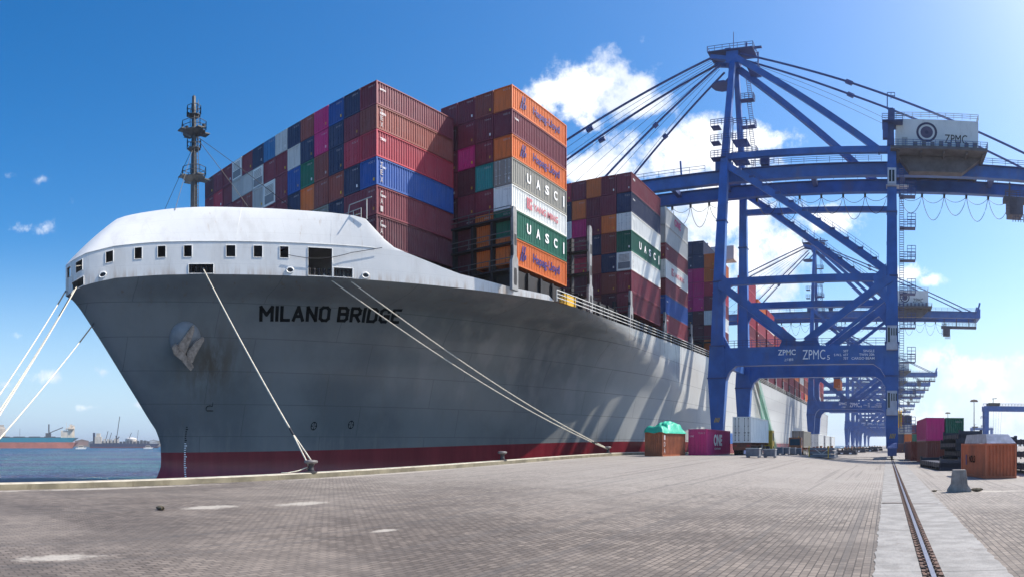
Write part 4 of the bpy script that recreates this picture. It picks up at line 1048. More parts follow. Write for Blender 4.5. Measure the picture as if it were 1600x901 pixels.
    def ring(r0, r1, yy_):
        n = 28; rg.grid([[(cx+r*math.cos(2*PI*k/n), yy_, cz+r*math.sin(2*PI*k/n)) for k in range(n+1)] for r in (r0, r1)])
    ring(1.45,1.85,3.17); ring(0,.32,3.16); B(rg, 'round_emblem', mat('emblem_navy', (.02,.02,.07), .5), parent=mho)
    rg = MB(); n = 28; rg.grid([[(cx+r*math.cos(2*PI*k/n), 3.18, cz+r*math.sin(2*PI*k/n)) for k in range(n+1)] for r in (0.3,1.1)]); B(rg, 'round_emblem', mat('emblem_violet', (.07,.055,.12), .5), parent=mho)
    text('house_lettering', 'ZPMC', 1, LETTER, mho, (10.2,3.17,51.3), (1,0,0), (0,0,1), .0, 4.0, height=1.6)
    p_ = MB(); p_.box(.6,17.6,1.4,18.6,49.45,49.95)
    for x in (2,6,10,14,17): p_.beam((x,2,49.3),(x,18,49.3),.35,.6)
    p_.prism([(2.0,49.4),(17.0,49.4),(13.5,46.6),(4.0,46.6)],1,4.5,6.3)
    pf = B(p_, 'house_platform', mat('dark_platform_steel', (.09,.085,.10), .7, 0, .3, .6))  # whole platform in one dark steel colour
    r_ = MB(); r_.rail([(.6,1.45,49.95),(17.6,1.45,49.95),(17.6,18.6,49.95)],1.1,1.3,.035,3); B(r_, 'platform_railing', BLUE2, parent=pf)
    for k in range(8):
        u_ = MB(); u_.box(4.6+k*1.5, 5.3+k*1.5, 1.9, 2.7, 49.95, 50.9+(k%2)*.2); u_.lathe([(.25,0),(.25,.06),(.05,.08)], (4.95+k*1.5,2.3,50.9+(k%2)*.2), 8)
        B(u_, 'air_conditioning_unit', mat('dull_grey_unit', (.14,.14,.16), .6), parent=pf)
    # landside top tower, stairs, landings, electrical cabin
    m_ = MB(); m_.beam((XL-.2,YN+3.2,50.5),(XL-.2,YN+3.2,57.5),1.3,1.3,.9,.9,up=(0,1,0)); m_.box(XL-1.7,XL+1.9,YN+1.2,YN+5,54.4,54.55)
    m_.rail([(XL-1.7,YN+1.2,54.55),(XL+1.9,YN+1.2,54.55),(XL+1.9,YN+5,54.55)],1.1,.9,.04,3); m_.box(XL-1.6,XL-.7,YN+1.6,YN+2.6,51.4,54.2); m_.box(XL-.6,XL+.5,YN+1.2,YN+2.4,54.6,56.6)
    m_.beam((XL-.8,YN+2,56.8),(XL-.8,YN+2,59.8),.18,.18); m_.rail([(XL-.8,YN+1.6,58.6),(XL+.5,YN+1.6,58.6)],1.2,.6,.05,2)
    B(m_, 'tower_top', BLUE2)
    m_ = MB(); m_.box(XL-.75,XL+.75,YN+1.4,YN+2.6,43.2,46.0); m_.box(XL-1.0,XL+2.9,YN+1.3,YN+3,42.9,43.05); co = B(m_, 'lift_cabin', mat('pale_cabin_panel', (.46,.48,.54), .5))
    m_ = MB()
    for dz in (0,): 
        for k in range(2): m_.box(XL-.5+.55*k, XL-.1+.55*k, YN+1.36, YN+1.41, 43.6, 45.6)
    B(m_, 'cabin_window', GLASS, parent=co)
    for zc in (7.4, 17.1):
        m_ = MB(); m_.box(XL-.85,XL+.85,YN-1.9,YN-1.0,zc,zc+2.7); m_.box(XL-.95,XL+.95,YN-2.0,YN-.95,zc-.9,zc-.02); co = B(m_, 'electrical_cabin', mat('pale_cabin_panel', (.46,.48,.54), .5))
        m_ = MB()
        for k in range(3): m_.box(XL-.15+.38*k, XL+.05+.38*k, YN-1.93, YN-1.89, zc+1.2, zc+2.3)
        m_.box(XL-.7,XL-.35,YN-1.93,YN-1.89,zc+.2,zc+2.4); B(m_, 'cabin_window', GLASS, parent=co)
    z = 4.0; s = 0
    while z < 44:
        m_ = MB(); x0, x1 = XL+1.3, XL+3.1; y0 = YN-.9
        m_.box(x0,x1+.9,y0,y0+1.6,z,z+.08); m_.rail([(x0,y0,z+.08),(x1+.9,y0,z+.08),(x1+.9,y0+1.6,z+.08)],1.2,.8,.04,3)
        m_.rail([(x1-.5,y0,z+.08),(x1+.9,y0,z+.08)],2.2,.7,.04,4)
        a, b_ = (x0+.2, x0+.2); n = 14; hh = 5.2
        for sxx in (0,.7): m_.beam((x0+sxx,y0+.7,z),(x0+sxx,y0+.9,z+hh),.07,.1)
        for i in range(n): m_.box(x0, x0+.7, y0+.66, y0+.9, z+hh*i/n, z+hh*i/n+.05)
        B(m_, 'stair_flight', BLUE2); z += 5.2
    # ladder tower behind the mast
    m_ = MB(); 
    for k, (z, dx) in enumerate(((51.5,1.2),(56.5,1.0),(61.5,.9),(66.5,.9))):
        yb = YFAR-.5-(z-50.6)/23.4*(YFAR-.5-YA-1.2)
        m_.box(XW+.6,XW+3.4,yb-1,yb+.6,z,z+.12); m_.rail([(XW+.8,yb-1,z+.1),(XW+3.4,yb-1,z+.1),(XW+3.4,yb+.6,z+.1)],1.2,.7,.045,3)
        for sxx in (0,.8): m_.beam((XW+2.4+sxx,yb-.4,z),(XW+2.4-.5+sxx,yb-1.5,z+5),.07,.1)
        for i in range(14): m_.beam((XW+2.4-.5*i/14,yb-.4-1.1*i/14,z+5*i/14),(XW+3.2-.5*i/14,yb-.4-1.1*i/14,z+5*i/14),.06,.1)
    B(m_, 'mast_ladder', BLUE2)
    m_ = MB()
    for z in (50.4,53.4,56.4): m_.box(XW-2.4,XW+.4 if z<52 else XW-.8,YN+3.6,YN+5.6,z,z+.1); m_.rail([(XW-2.4,YN+3.6,z+.1),(XW+1.8,YN+3.6,z+.1)],1.2,.7,.045,3)
    m_.box(XW+.9,XW+3.8,YN+6.5,YN+10,51,51.1); m_.box(XW+.9,XW+3.8,YN+6.5,YN+10,54.6,54.7); m_.rail([(XW+.9,YN+6.5,51.1),(XW+3.8,YN+6.5,51.1)],1.2,.6,.05,3); m_.rail([(XW+.9,YN+6.5,54.7),(XW+3.8,YN+6.5,54.7)],1.2,.6,.05,3)
    m_.rail([(XW+1.2,YN+6.5,57.6),(XW+3.6,YN+6.5,57.6)],1.2,.6,.05,3)
    for x in (XW+1,XW+2.3,XW+3.7): m_.beam((x,YN+7,49.4),(x,YN+7,58.5),.14,.14)
    m_.beam((XW+1,YN+7,51),(XW+3.7,YN+7,54.6),.1,.1); m_.beam((XW+3.7,YN+7,51),(XW+1,YN+7,54.6),.1,.1); m_.rail([(XW+5.5,YN+6,49.4),(XW+9,YN+6,49.4)],2.0,.8,.05,3); m_.box(XW+6.4,XW+8,YN+6.3,YN+7.4,49.4,50.6)
    B(m_, 'boom_hinge_platform', BLUE2)
    # festoon cables
    def loops(xa, xb, n, sag, y):
        m_ = MB()
        for k in range(n):
            a, b_ = xa+(xb-xa)*k/n, xa+(xb-xa)*(k+1)/n
            sg = sag*(.8+.4*rnd.random()); pts = [(a+(b_-a)*t_, y, 46.6-sg*(1-(2*t_-1)**2)**.8) for t_ in [i/10 for i in range(11)]]
            m_.tube(pts, .055, 4); m_.beam((a,y,46.9),(a,y,46.3),.4,.4)
            pts = [(a+(b_-a)*t_, y+.3, 46.6-sg*.28*(1-(2*t_-1)**2)) for t_ in [i/8 for i in range(9)]]; m_.tube(pts, .045, 4)
        B(m_, 'festoon_cable', DARK)
    loops(2.5, 24.5, 5, 4.0, GF+.6); loops(-26, 0, 6, 3.8, GF+.6); loops(-48, -32, 4, 4.0, GF+.6)
    # trolley gear under the backreach
    m_ = MB(); m_.box(21.8,36,GN+.6,GN+2.2,43.3,44.2); m_.rail([(22,GN+.5,44.2),(36,GN+.5,44.2)],1.1,1.3,.05,3); m_.box(22.6,25.2,GN-.6,GN+2.6,40.6,43.4); m_.rail([(21.9,GN-.8,40.4),(23.9,GN-.8,40.4)],4.2,.5,.05,8); m_.rail([(23.2,GN-.8,39.2),(25.2,GN-.8,39.2)],1.4,.5,.06,3)
    for x in (23,28,33,35.6): m_.beam((x,GN+1.4,44.2),(x,GN+1.4,47),.3,.3)
    B(m_, 'trolley_platform', mat('weathered_steel_platform', (.10,.09,.12), .7))
    # writing on the portal beam
    pw = [c for c in e.children if c.name.startswith('portal_beam')][0]
    return e, pw
crane, pb = make_crane()
def portal_text(pb, num):
    y = -.76
    lx = XW
    T = lambda s, x, z, w_, h_, b=.02: text('lettering', s, 1, WLETTER, pb, (lx+x, y, z), (1,0,0), (0,0,1), b*.4, w_, height=h_)
    T('ZPMC', 10.9, 15.65, 3.1, .85, .045); T('上海振华', 12.0, 14.75, 1.6, .42, .03)
    T('ZPMC', 15.2, 14.95, 3.9, 1.45, .0); T(num, 19.4, 14.85, .5, .7, .02)
    T('S.W.L', 20.6, 15.4, 1.3, .36); T('50T', 22.2, 15.95, .85, .36); T('65T', 22.2, 15.4, .85, .36); T('75T', 22.2, 14.85, .85, .36)
    T('SINGLE', 25.6, 15.95, 1.9, .38); T('TWIN 20ft', 24.9, 15.4, 2.6, .38); T('CARGO BEAM', 23.6, 14.85, 3.9, .38)
proto_kids = None
CR = []
spots = [109.6, 248, 468, 545, 622, 700, 850, 1010]
labs = ['nearest blue gantry crane, bow side, numbered 5, with white machinery house', 'second blue gantry crane along the quay, beyond crane 5',
        'third blue gantry crane along the quay, far beyond the ship', 'fourth blue gantry crane along the quay', 'fifth blue gantry crane along the quay',
        'sixth blue gantry crane along the quay', 'seventh blue gantry crane along the quay, very distant', 'farthest blue gantry crane at the end of the quay']
for i, y in enumerate(spots):
    c = crane if i == 0 else copy_tree(crane)
    c.location.y = y; pr(c, labs[i], 'crane', 'blue gantry cranes along the quay'); CR.append(c)
for i, c in enumerate(CR):
    if i < 4: portal_text([k for k in c.children if k.name.startswith('portal_beam')][0], str(5+i))
# hazard stripes on the near leg feet
for x in (XW, XL):
    m_ = MB()
    for k in range(4): m_.add([(x-.45+k*.25,-.86,5.6),(x-.33+k*.25,-.86,5.6),(x-.1+k*.25,-.86,6.3),(x-.22+k*.25,-.86,6.3)], [(0,1,2,3)])
    if x == XW: m_.build('hazard_stripe', YEL, CR[0], fix=False, loc=(0,-.15,0))
    else: m_.build('hazard_stripe', YEL, CR[0], fix=False, loc=(0,-.2,-2.5))
# crane 6 works a box over the ship
sp_ = MB(); sp_.box(-20.6,-18.0,-3,9.6,24.3,24.9); sp_.beam((-19.3,0,24.9),(-19.3,0,26),2,1)
for dx in (-1,1):
    for dy in (0,6): sp_.tube([(-19.3+dx,dy,25.4),(-19.3+dx,9+dy*.3,46.8)],.06,4)
sp_.build('spreader', BLUE2, CR[1])
container(-19.3, 245.5, 21.4, 'orange', 'orange container hanging in mid air from the second gantry crane', h=2.87, group='container hoisted by a crane', end='wall')

# ------------------------------------------------------------------ bollards and mooring ropes
def bollard(x, y, label, s=1.0):
    e = empty('mooring_bollard', (x, y, gz(x,y)+.30), 0, label, 'bollard', 'mooring bollards on the quay edge')
    m_ = MB(); m_.lathe([(.42,0),(.42,.05),(.24,.07)], n=18); m_.build('base_plate', mat('bollard_iron', (.05,.045,.05), .6, 0, .3, 4), e)
    m_ = MB(); m_.lathe([(.24,.05),(.19,.2),(.17,.36),(.21,.48),(.26,.52)], n=18); m_.build('post', mat('bollard_iron', (.05,.045,.05), .6, 0, .3, 4), e, smooth=True)
    m_ = MB(); m_.lathe([(.24,.50),(.36,.54),(.40,.61),(.36,.69),(.18,.72)], n=18)
    hd = m_.build('head', mat('worn_bollard_top', (.17,.15,.15), .5, 0, .3, 5), e, smooth=True)
    for v in hd.data.vertices: v.co.x *= 1.0; v.co.y *= 1.25
    return e
def ykerb(px, x=EDGE+.55): return -x/math.tan(ph(px))
yb1 = ykerb(486); yb2 = ykerb(785); yb3 = ykerb(950)
bollard(EDGE+.55, yb1, 'mushroom bollard on the quay edge with two looped rope ends')
bollard(EDGE+.55, yb2, 'bare mushroom bollard on the quay edge with no rope')
bollard(EDGE+.55, yb3, 'far mushroom bollard on the quay edge holding two long ropes')
bollard(EDGE+.55, 3.9, 'bollard near the left end of the quay edge holding the bow lines')
def rope(name, a, b, label, r=.055, sag=.5, sleeve=None, forks=None, grp='mooring ropes of the ship'):
    a = Vector(a); b = Vector(b); n = 24
    def P(t): q = a.lerp(b, t); q.z -= sag*4*t*(1-t); return q
    e = empty('mooring_rope', b, 0, label, 'rope', grp)
    inv = Matrix.Translation(-b)
    def put(mb, nm, m):
        mb.v = [tuple(Vector(v)-b) for v in mb.v]; mb.build(nm, m, e, smooth=True)
    tend = forks[0] if forks else 1.0
    m_ = MB(); m_.tube([P(tend*i/n) for i in range(n+1)], r, 7); put(m_, 'line', ROPE)
    for s0, s1 in (sleeve or []):
        m_ = MB(); m_.tube([P(s0+(s1-s0)*i/5) for i in range(6)], r*1.25, 7); put(m_, 'sleeve', SLEEVE)
    if forks:
        p = P(tend)
        for k in (-1, 1):
            d = (b-p).normalized(); m_ = MB(); off = Vector((0, k*.24, 0))
            pts = [p.lerp(b+off, i/6) for i in range(7)] + [b+off+Vector((-.15,0,-.22)), b+Vector((-.3, k*.1, -.25)), b+Vector((-.3,0,-.25))]
            m_.tube(pts, r*.8, 7); put(m_, 'eye_loop', ROPE)
    return e
def bk(px, f=.12, inset=.3, side=1): return bpt(deck_y(px), f, side, inset)
zb = gz(EDGE, yb1)+.78
rope('a', bk(317,.2), (EDGE+.55, yb1, gz(EDGE+.5,yb1)+.75), 'single pale rope from the hull opening down to the nearest bollard', .065, .4, [(.855,.885)], (.87,))
m_ = MB(); m_.tube([(EDGE+.5,yb1-.3,gz(EDGE+.5,yb1)+.6),(EDGE+.4,yb1-.9,gz(EDGE+.5,yb1)+.42),(EDGE+.3,yb1-1.7,gz(EDGE+.5,yb1)+.31),(EDGE+.1,yb1-2.1,gz(EDGE+.5,yb1)+.31)], .03, 5)
pr(m_.build('rope_tail', ROPE, smooth=True), 'thin loose rope tail lying on the kerb left of the roped bollard', 'rope')
zz = gz(EDGE+.5,yb3)+.75
rope('b', bk(506,.1), (EDGE+.55, yb3-.2, zz), 'lower of the two long pale ropes running from the big opening to the far bollard', .06, 1.3, [(.93,.945)])
rope('c', bk(537,.1), (EDGE+.55, yb3+.2, zz), 'upper of the two long pale ropes running from the small opening to the far bollard', .06, 1.1, [(.93,.945)])
bw0 = Vector(bpt(deck_y(119), .1, 1, .1)); zq = gz(EDGE,4)+.75
rope('d', bw0, (EDGE+.55, 4.15, zq), 'rightmost of the three bow ropes fanning down to the left', .055, .3, None)
rope('e', bw0+Vector((-.35,-.15,-.15)), (EDGE+.55, 3.8, zq), 'middle of the three bow ropes fanning down to the left', .055, .5, [(.05,.22)])
rope('f', Vector(bpt(18.12,.15,1,-.05)), (EDGE+.55, 3.2, zq), 'leftmost of the three bow ropes fanning down to the left', .055, .4, [(.0,.12)])
rope('g', (XC-1.2, 21.9, 13.6), (EDGE+.55, 4.5, zq), 'separate lower rope coming round the stem from the far side of the bow', .05, .3, [(.0,.25)])

# ------------------------------------------------------------------ yard objects
def ground(x, y): return gz(x, y)
# brown open-top container with green tarpaulin
bx, by = -26.95, 70.6
e = container(bx, by, gz(bx,by)+.01, 'brown', 'brown open-top container under a bulging green tarpaulin', ln=CL20, h=2.6, rz=-R(8), group='containers standing on the quay', end='wall')
for ch in e.children:
    if ch.name.startswith(('walls','frame')): ch.material_slots[0].material = mat('orange_brown_container_paint', (.34,.105,.045), .55, 0, .2, 1.0, (.14,.05,.03), .5, 1.0)
stacked(e, 'IDA', 2.6, .3)
TARP = mat('green_tarpaulin', (.012,.42,.27), .45, 0, .12, 1.5, bump=.5)
def lump(poly_fn, nx, ny): 
    m_ = MB(); m_.grid([[poly_fn(i/nx, j/ny) for j in range(ny+1)] for i in range(nx+1)]); return m_
te = empty('tarpaulin', (bx, by, gz(bx,by)+2.6), -R(8), 'crumpled bright green tarpaulin heaped on the brown container', 'tarpaulin')
def low(u, v):
    x = -1.3+2.6*u; y = -.12+1.9*v; ed = min(1, 5*min(u,1-u,v,1-v))
    return (x, y, -.18+.72*ed**.5 + .06*math.sin(9*u+4*v))
lump(low, 16, 14).build('flat_fold', TARP, te, smooth=True)
def high(u, v):
    x = -1.32+2.64*u; y = 1.2+5.0*v; ed = min(1, 5.5*min(u,1-u,v,1-v))
    bump_ = .72*(math.sin(PI*min(1,max(0,u)))**.6)*(math.sin(PI*v)**.7)
    return (x, y, -.22+.45*ed**.6 + bump_*ed + .10*abs(math.sin(9*u+3*v+2*math.sin(5*v)))*ed + .09*abs(math.sin(11*v-4*u+1.5*math.sin(7*u)))*ed + .03*math.sin(31*u+17*v)*ed)
lump(high, 48, 60).build('heap', TARP, te, smooth=True)
# pink container with ONE lettering
px_, py_ = -23.5, 77.0
e = container(px_, py_, gz(px_,py_)+.01, 'magenta', 'magenta container with big white lettering on its side beside the brown one', h=2.87, end='door', group='containers standing on the quay')
side_text(e, 'ONE', WLETTER, 3.3, 4.2, 2.87, z0=1.0, bold=.05, height=1.35); side_text(e, 'CONTAINER', WLETTER, 3.6, 3.2, 2.87, z0=.6, height=.2)
text('lettering', 'ONE', .3, WLETTER, e, (-1.0,-.012,2.0), (1,0,0), (0,0,1), 0, .5)
# reefer trailers
TYRE = RUBBER
def trailer(x, y, label, rz=0, cab=None):
    z = gz(x, y+3)
    e = empty('container_trailer', (x, y, z), rz, label, 'trailer', 'container trailers waiting by the ship')
    m_ = MB(); 
    for s in (-1,1): m_.box(s*.5-.08, s*.5+.08, .2, 12.4, .98, 1.35)
    for yy_ in (.3,3,6,9,12.2): m_.box(-1.15,1.15,yy_-.1,yy_+.1,1.15,1.38)
    m_.box(-1.2,1.2,.0,.12,.85,1.38); m_.build('chassis', mat('rusty_chassis', (.14,.05,.03), .7, 0, .3, 3), e)
    m_ = MB(); m_.box(-1.15,1.15,-.04,.02,.55,.95); m_.build('bumper', mat('bumper_red_brown', (.20,.06,.03), .6), e)
    for s in (-1,1):
        t_ = MB(); t_.box(s*.85-.22,s*.85+.22,-.06,-.02,.98,1.14); t_.build('tail_light', mat('lamp_red_plastic', (.35,.02,.01), .3), e)
    for k in range(3):
        for s in (-1,1):
            yy_ = 1.2+1.35*k; xx = s*.95; t_ = MB()
            t_.prism([(yy_+.5*math.cos(a), .5+.5*math.sin(a)) for a in [2*PI*i/18 for i in range(18)]], 0, xx-.26, xx+.26); wo_ = t_.build('wheel', TYRE, e, bevel=.04)
            t_ = MB(); t_.prism([(yy_+.27*math.cos(a), .5+.27*math.sin(a)) for a in [2*PI*i/14 for i in range(14)]], 0, xx+s*.22, xx+s*.27); t_.build('rim', GREYST, wo_)
    t_ = MB()
    for s in (-1,1): t_.box(s*.9-.08,s*.9+.08,8.6,8.8,.0,1.2); t_.box(s*.9-.2,s*.9+.2,8.5,8.9,-.0,.05)
    t_.build('landing_leg', GREYST, e)
    return e, z
def tractor(x, y, z, label, col, rz=0, grp='yard tractors'):
    """terminal tractor; nose towards -y"""
    e = empty('terminal_tractor', (x, y, z), rz, label, 'truck', grp)
    m_ = MB(); m_.prism([(0,.5),(0,1.5),(.25,1.7),(.45,3.0),(2.0,3.05),(2.05,1.3),(5.2,1.1),(5.2,.75),(.1,.45)], 0, -1.15, 1.15) if False else None
    m_ = MB(); m_.prism([(0,.55),(0,1.55),(.12,1.7),(.32,2.95),(.5,3.05),(1.95,3.05),(2.0,.9),(2.0,.55)], 0, -1.2, 1.2); b_ = m_.build('cab', col, e, bevel=.06)
    m_ = MB(); m_.add([(-1.0,.10,1.75),(1.0,.10,1.75),(.95,.28,2.8),(-.95,.28,2.8)], [(0,1,2,3)]); m_.build('windscreen', GLASS, b_, fix=False)
    for s in (-1,1):
        m_ = MB(); m_.box(s*1.2-.01,s*1.2+.012,.6,1.6,1.7,2.7); m_.build('side_window', GLASS, b_)
        m_ = MB(); m_.box(s*.85-.16,s*.85+.16,-.03,.02,.8,1.0); m_.build('headlight', mat('headlight_lens', (.7,.7,.65), .15), b_)
    m_ = MB(); m_.box(-1.2,1.2,-.12,.05,.4,.7); m_.box(-.5,.5,1.9,5.4,.7,.98); m_.build('chassis', DARK, e)
    for yy_ in (.9,4.2):
        for s in (-1,1):
            t_ = MB(); t_.prism([(yy_+.5*math.cos(a), .5+.5*math.sin(a)) for a in [2*PI*i/18 for i in range(18)]], 0, s*.98-.24, s*.98+.24); wo_ = t_.build('wheel', TYRE, e, bevel=.04)
            t_ = MB(); t_.prism([(yy_+.27*math.cos(a), .5+.27*math.sin(a)) for a in [2*PI*i/14 for i in range(14)]], 0, s*.98+s*.2, s*.98+s*.25); t_.build('rim', GREYST, wo_)
    m_ = MB(); m_.lathe([(.1,3.05),(.1,3.2),(.03,3.25)], (.6,1.2,0), 8); m_.build('beacon', YEL, e)
    return e
tx, ty = -18.4, 79.6
t_, z = trailer(tx, ty, 'nearest trailer, carrying a white refrigerated container with its rear doors facing us')
container(tx, ty+.05, z+1.40, 'white', 'white refrigerated container on the nearest trailer, doors facing us', h=2.87, end='door', group='containers on trailers', plate=False)
tractor(tx, ty+17.2, z, 'yellow terminal tractor ahead of the nearest white refrigerated container', YEL, PI)
ORC = mat('orange_brown_cab', (.30,.10,.03), .5, 0, .2, 2)
tx2, ty2 = -17.7, 126
tractor(tx2, ty2-4.2, gz(tx2,ty2), 'orange brown terminal tractor facing us in front of a white container', ORC)
t_, z = trailer(tx2, ty2, 'trailer behind the orange brown tractor that faces us')
container(tx2, ty2+.05, z+1.40, 'grey', 'greyish container on the trailer behind the orange brown tractor', h=2.87, end='door', group='containers on trailers', plate=False)
for k, (yy_, colr, w_) in enumerate(((147,'white','second white container in the row of trailers past the orange tractor'),(166,'white','third white container in the row of trailers past the orange tractor'),(186,'white','farthest white container in the row of trailers past the orange tractor'))):
    xx = -17.0-.2*k
    t_, z = trailer(xx, yy_, ['trailer under the second white container past the orange tractor','trailer under the third white container past the orange tractor','trailer under the farthest white container past the orange tractor'][k])
    container(xx, yy_+.05, z+1.40, colr, w_, h=2.87, end='door', group='containers on trailers', plate=False)
# steel bins / blocks
BINM = mat('blue_grey_bin_steel', (.16,.17,.20), .6, 0, .2, 2, (.3,.28,.25), .3)
def bin_(x, y, w_, d_, h_, label):
    e = empty('steel_bin', (x, y, gz(x,y)), 0, label, 'bin', 'grey steel bins on the quay')
    m_ = MB(); m_.box(-w_/2,w_/2,0,d_,.12,h_)
    for i in range(int(w_/.3)+1): m_.box(-w_/2+i*.3-.03, -w_/2+i*.3+.03, -.05, 0.01, .12, h_)
    m_.build('body', BINM, e)
    m_ = MB()
    for s in (-1,1):
        for y0 in (0, d_-.15): m_.box(s*(w_/2-.1)-.08, s*(w_/2-.1)+.08, y0, y0+.15, 0, .13)
    m_.build('foot', BINM, e)
    m_ = MB(); m_.box(-w_/2-.05,w_/2+.05,-.06,.03,h_,h_+.07); m_.box(-w_/2-.05,w_/2+.05,d_-.03,d_+.06,h_,h_+.07); m_.box(-w_/2-.05,-w_/2+.03,.03,d_-.03,h_,h_+.07); m_.box(w_/2-.03,w_/2+.05,.03,d_-.03,h_,h_+.07)
    m_.build('rim', mat('pale_rim_steel', (.5,.5,.48), .6), e)
x, y = bearing(1176, 70); bin_(x, y, 1.45, 1.1, .85, 'square grey steel bin in front of the nearest trailer, left of the pair')
x, y = bearing(1202, 72); bin_(x, y, 1.30, 1.1, .80, 'square grey steel bin in front of the nearest trailer, right of the pair')
for i, px in enumerate((1218,1228,1238,1247)):
    x, y = bearing(px, 88+i*2); bin_(x, y, .85, 1.0, .85, ['small grey bin','second small grey bin','third small grey bin','fourth small grey bin'][i]+' from the left in the row beside the orange tractor')
x, y = bearing(1284, 88)
e = empty('flat_rack_stack', (x, y, gz(x,y)), 0, 'grey collapsed flat rack stack with diagonal bracing and yellow posts', 'flat rack')
m_ = MB()
for k in range(3): m_.box(-1.75,1.75,0,6,.12+k*.42,.42+k*.42)
m_.build('deck', BINM, e)
m_ = MB(); m_.beam((-.9,-.03,1.1),(0,-.03,.5),.1,.08); m_.beam((0,-.03,.5),(.9,-.03,1.1),.1,.08); m_.box(-1.2,1.2,-.05,.0,.45,.53); m_.build('bracing', mat('pale_rim_steel', (.5,.5,.48), .6), e)
for s in (-1.75, .9):
    m_ = MB(); m_.box(s-.06,s+.06,-.1,.02,0,1.5); m_.build('post', YEL, e)
m_ = MB(); 
for k in range(6): m_.box(-1.4+k*.5,-1.1+k*.5,1,2,1.27,1.36+.07*(k%3))
m_.build('twistlock_bin', ORC, e)
# gangway with green net hanging beside the ship
gx, gy0 = XC+HB+.9, 196.0
e = empty('gangway', (gx, gy0, 1.0), PI, 'steep accommodation ladder with green safety net against the ship side', 'gangway')
m_ = MB(); m_.beam((0,0,.2),(.2,29,16.4),.9,.25)
for k in range(40): m_.box(-.45,.45,.3+.71*k-.1,.3+.71*k+.1,.3+.40*k,.36+.40*k)
m_.build('ladder', mat('aluminium_ladder', (.45,.45,.43), .4, .4), e)
m_ = MB()
for s in (-.45,.45): m_.beam((s,0,1.3),(s+.2,29,17.5),.06,.06)
for k in range(12):
    for s in (-.45,.45): m_.beam((s+.2*k/12,29*k/12,.3+16.2*k/12),(s+.2*k/12,29*k/12,1.4+16.2*k/12),.05,.05)
m_.build('handrail', mat('aluminium_ladder', (.45,.45,.43), .4, .4), e)
NET = bpy.data.materials.new('green_safety_net'); NET.use_nodes = True; t = NET.node_tree; b = t.nodes['Principled BSDF']
b.inputs['Base Color'].default_value = (.05,.30,.20,1); b.inputs['Roughness'].default_value = .9
c = N(t,'ShaderNodeTexCoord'); ck = N(t,'ShaderNodeTexBrick'); ck.inputs['Scale'].default_value = 1; ck.inputs['Brick Width'].default_value = .25; ck.inputs['Row Height'].default_value = .25; ck.inputs['Mortar Size'].default_value = .035; ck.offset = 0
sp = N(t,'ShaderNodeSeparateXYZ'); t.links.new(c.outputs['Object'], sp.inputs[0]); cb = N(t,'ShaderNodeCombineXYZ'); t.links.new(sp.outputs[1], cb.inputs[0]); t.links.new(sp.outputs[2], cb.inputs[1]); t.links.new(cb.outputs[0], ck.inputs['Vector'])
t.links.new(ck.outputs['Fac'], b.inputs['Alpha'])
m_ = MB(); m_.grid([[(-.55-.25*math.sin(v*6+u*2), 29*u-9*v*u, (.3+16.6*u)*(1-v)+ .4*v) for v in [j/8 for j in range(9)]] for u in [i/16 for i in range(17)]]); m_.build('safety_net', NET, e, smooth=True, fix=False)
# concrete jersey block, brick bits
x, y = 3.72, 32.9
m_ = MB(); m_.prism([(-.62,0),(.62,0),(.60,.12),(.42,.34),(.34,1.0),(-.34,1.0),(-.42,.34),(-.60,.12)], 1, -.28, .28)
o = m_.build('jersey_barrier', mat('weathered_barrier_concrete', (.32,.28,.25), .9, 0, .2, 3, (.12,.10,.09), .7, 2.0, bump=.5), None, (x,y,0), bevel=.025)
pr(o, 'short weathered concrete barrier block standing on the paving right of the rail', 'barrier')
def stone(x, y, s, label, col=(.10,.08,.05)):
    m_ = MB(); n = 9; rows = []
    for i in range(6):
        a = PI*i/5; rows.append([(s*math.sin(a)*math.cos(2*PI*k/n)*(1+.2*math.sin(k*3+i)), .55*s*math.sin(a)*math.sin(2*PI*k/n)*(1+.2*math.cos(k*2)), .3*s*(1+math.cos(a))) for k in range(n+1)])
    m_.grid(rows); pr(m_.build('stone', mat('dark_stone', col, .9, 0, .3, 8), None, (x,y,gz(x,y))), label, 'stone')
stone(-20.6, 9.6, .24, 'small dark stone lying alone on the left paving')
stone(2.45, 33.0, .14, 'small dark rubble lump left of the concrete barrier', (.05,.04,.035))
stone(4.65, 32.9, .30, 'flat dark rubble piece just right of the concrete barrier', (.05,.04,.035))
# right: orange open-top container with silver sheet
e = container(7.0+1.2, 45.3+.2, .01, 'orange', 'faded red orange open-top container with a silver tent cover', ln=CL20, h=2.2, rz=R(10), group='containers in the yard on the right', end='wall', plate=False)
for ch in e.children:
    if ch.name.startswith(('walls','frame')):
        ch.material_slots[0].material = mat('faded_red_orange_paint', (.55,.135,.055), .6, 0, .15, .8, (.20,.06,.035), .55, .8)
text('lettering', 'NDLS', .5, LETTER, e, (-CW/2-.015, 3.9, .95), (0,-1,0), (0,0,1), .01, 1.5)
m_ = MB(); m_.add([(-CW/2-.015,4.75,.75),(-CW/2-.015,4.5,.75),(-CW/2-.015,4.5,1.45),(-CW/2-.015,4.75,1.45)], [(0,1,2,3)]); m_.build('company_emblem', LBLUE, e, fix=False)
m_ = MB()
xx0, xx1 = -1.2, 1.2
m_.add([(-1.05,.1,2.21),(1.2,.1,2.21),(.75,.5,2.78),(-1.0,.5,2.80),(-1.05,5.6,2.21),(1.2,5.6,2.21),(.75,5.2,2.78),(-1.0,5.2,2.80)], [(0,1,2,3),(5,4,7,6),(3,2,6,7),(1,5,6,2),(4,0,3,7)])
o = m_.build('tent_cover', mat('silver_sheet', (.42,.42,.48), .35, .3, .2, 2, bump=.5), None, (7.0+1.2,45.5,.01)); o.rotation_euler = (0,0,R(10))
pr(o, 'silver sheet tent cover on the red orange container', 'cover')
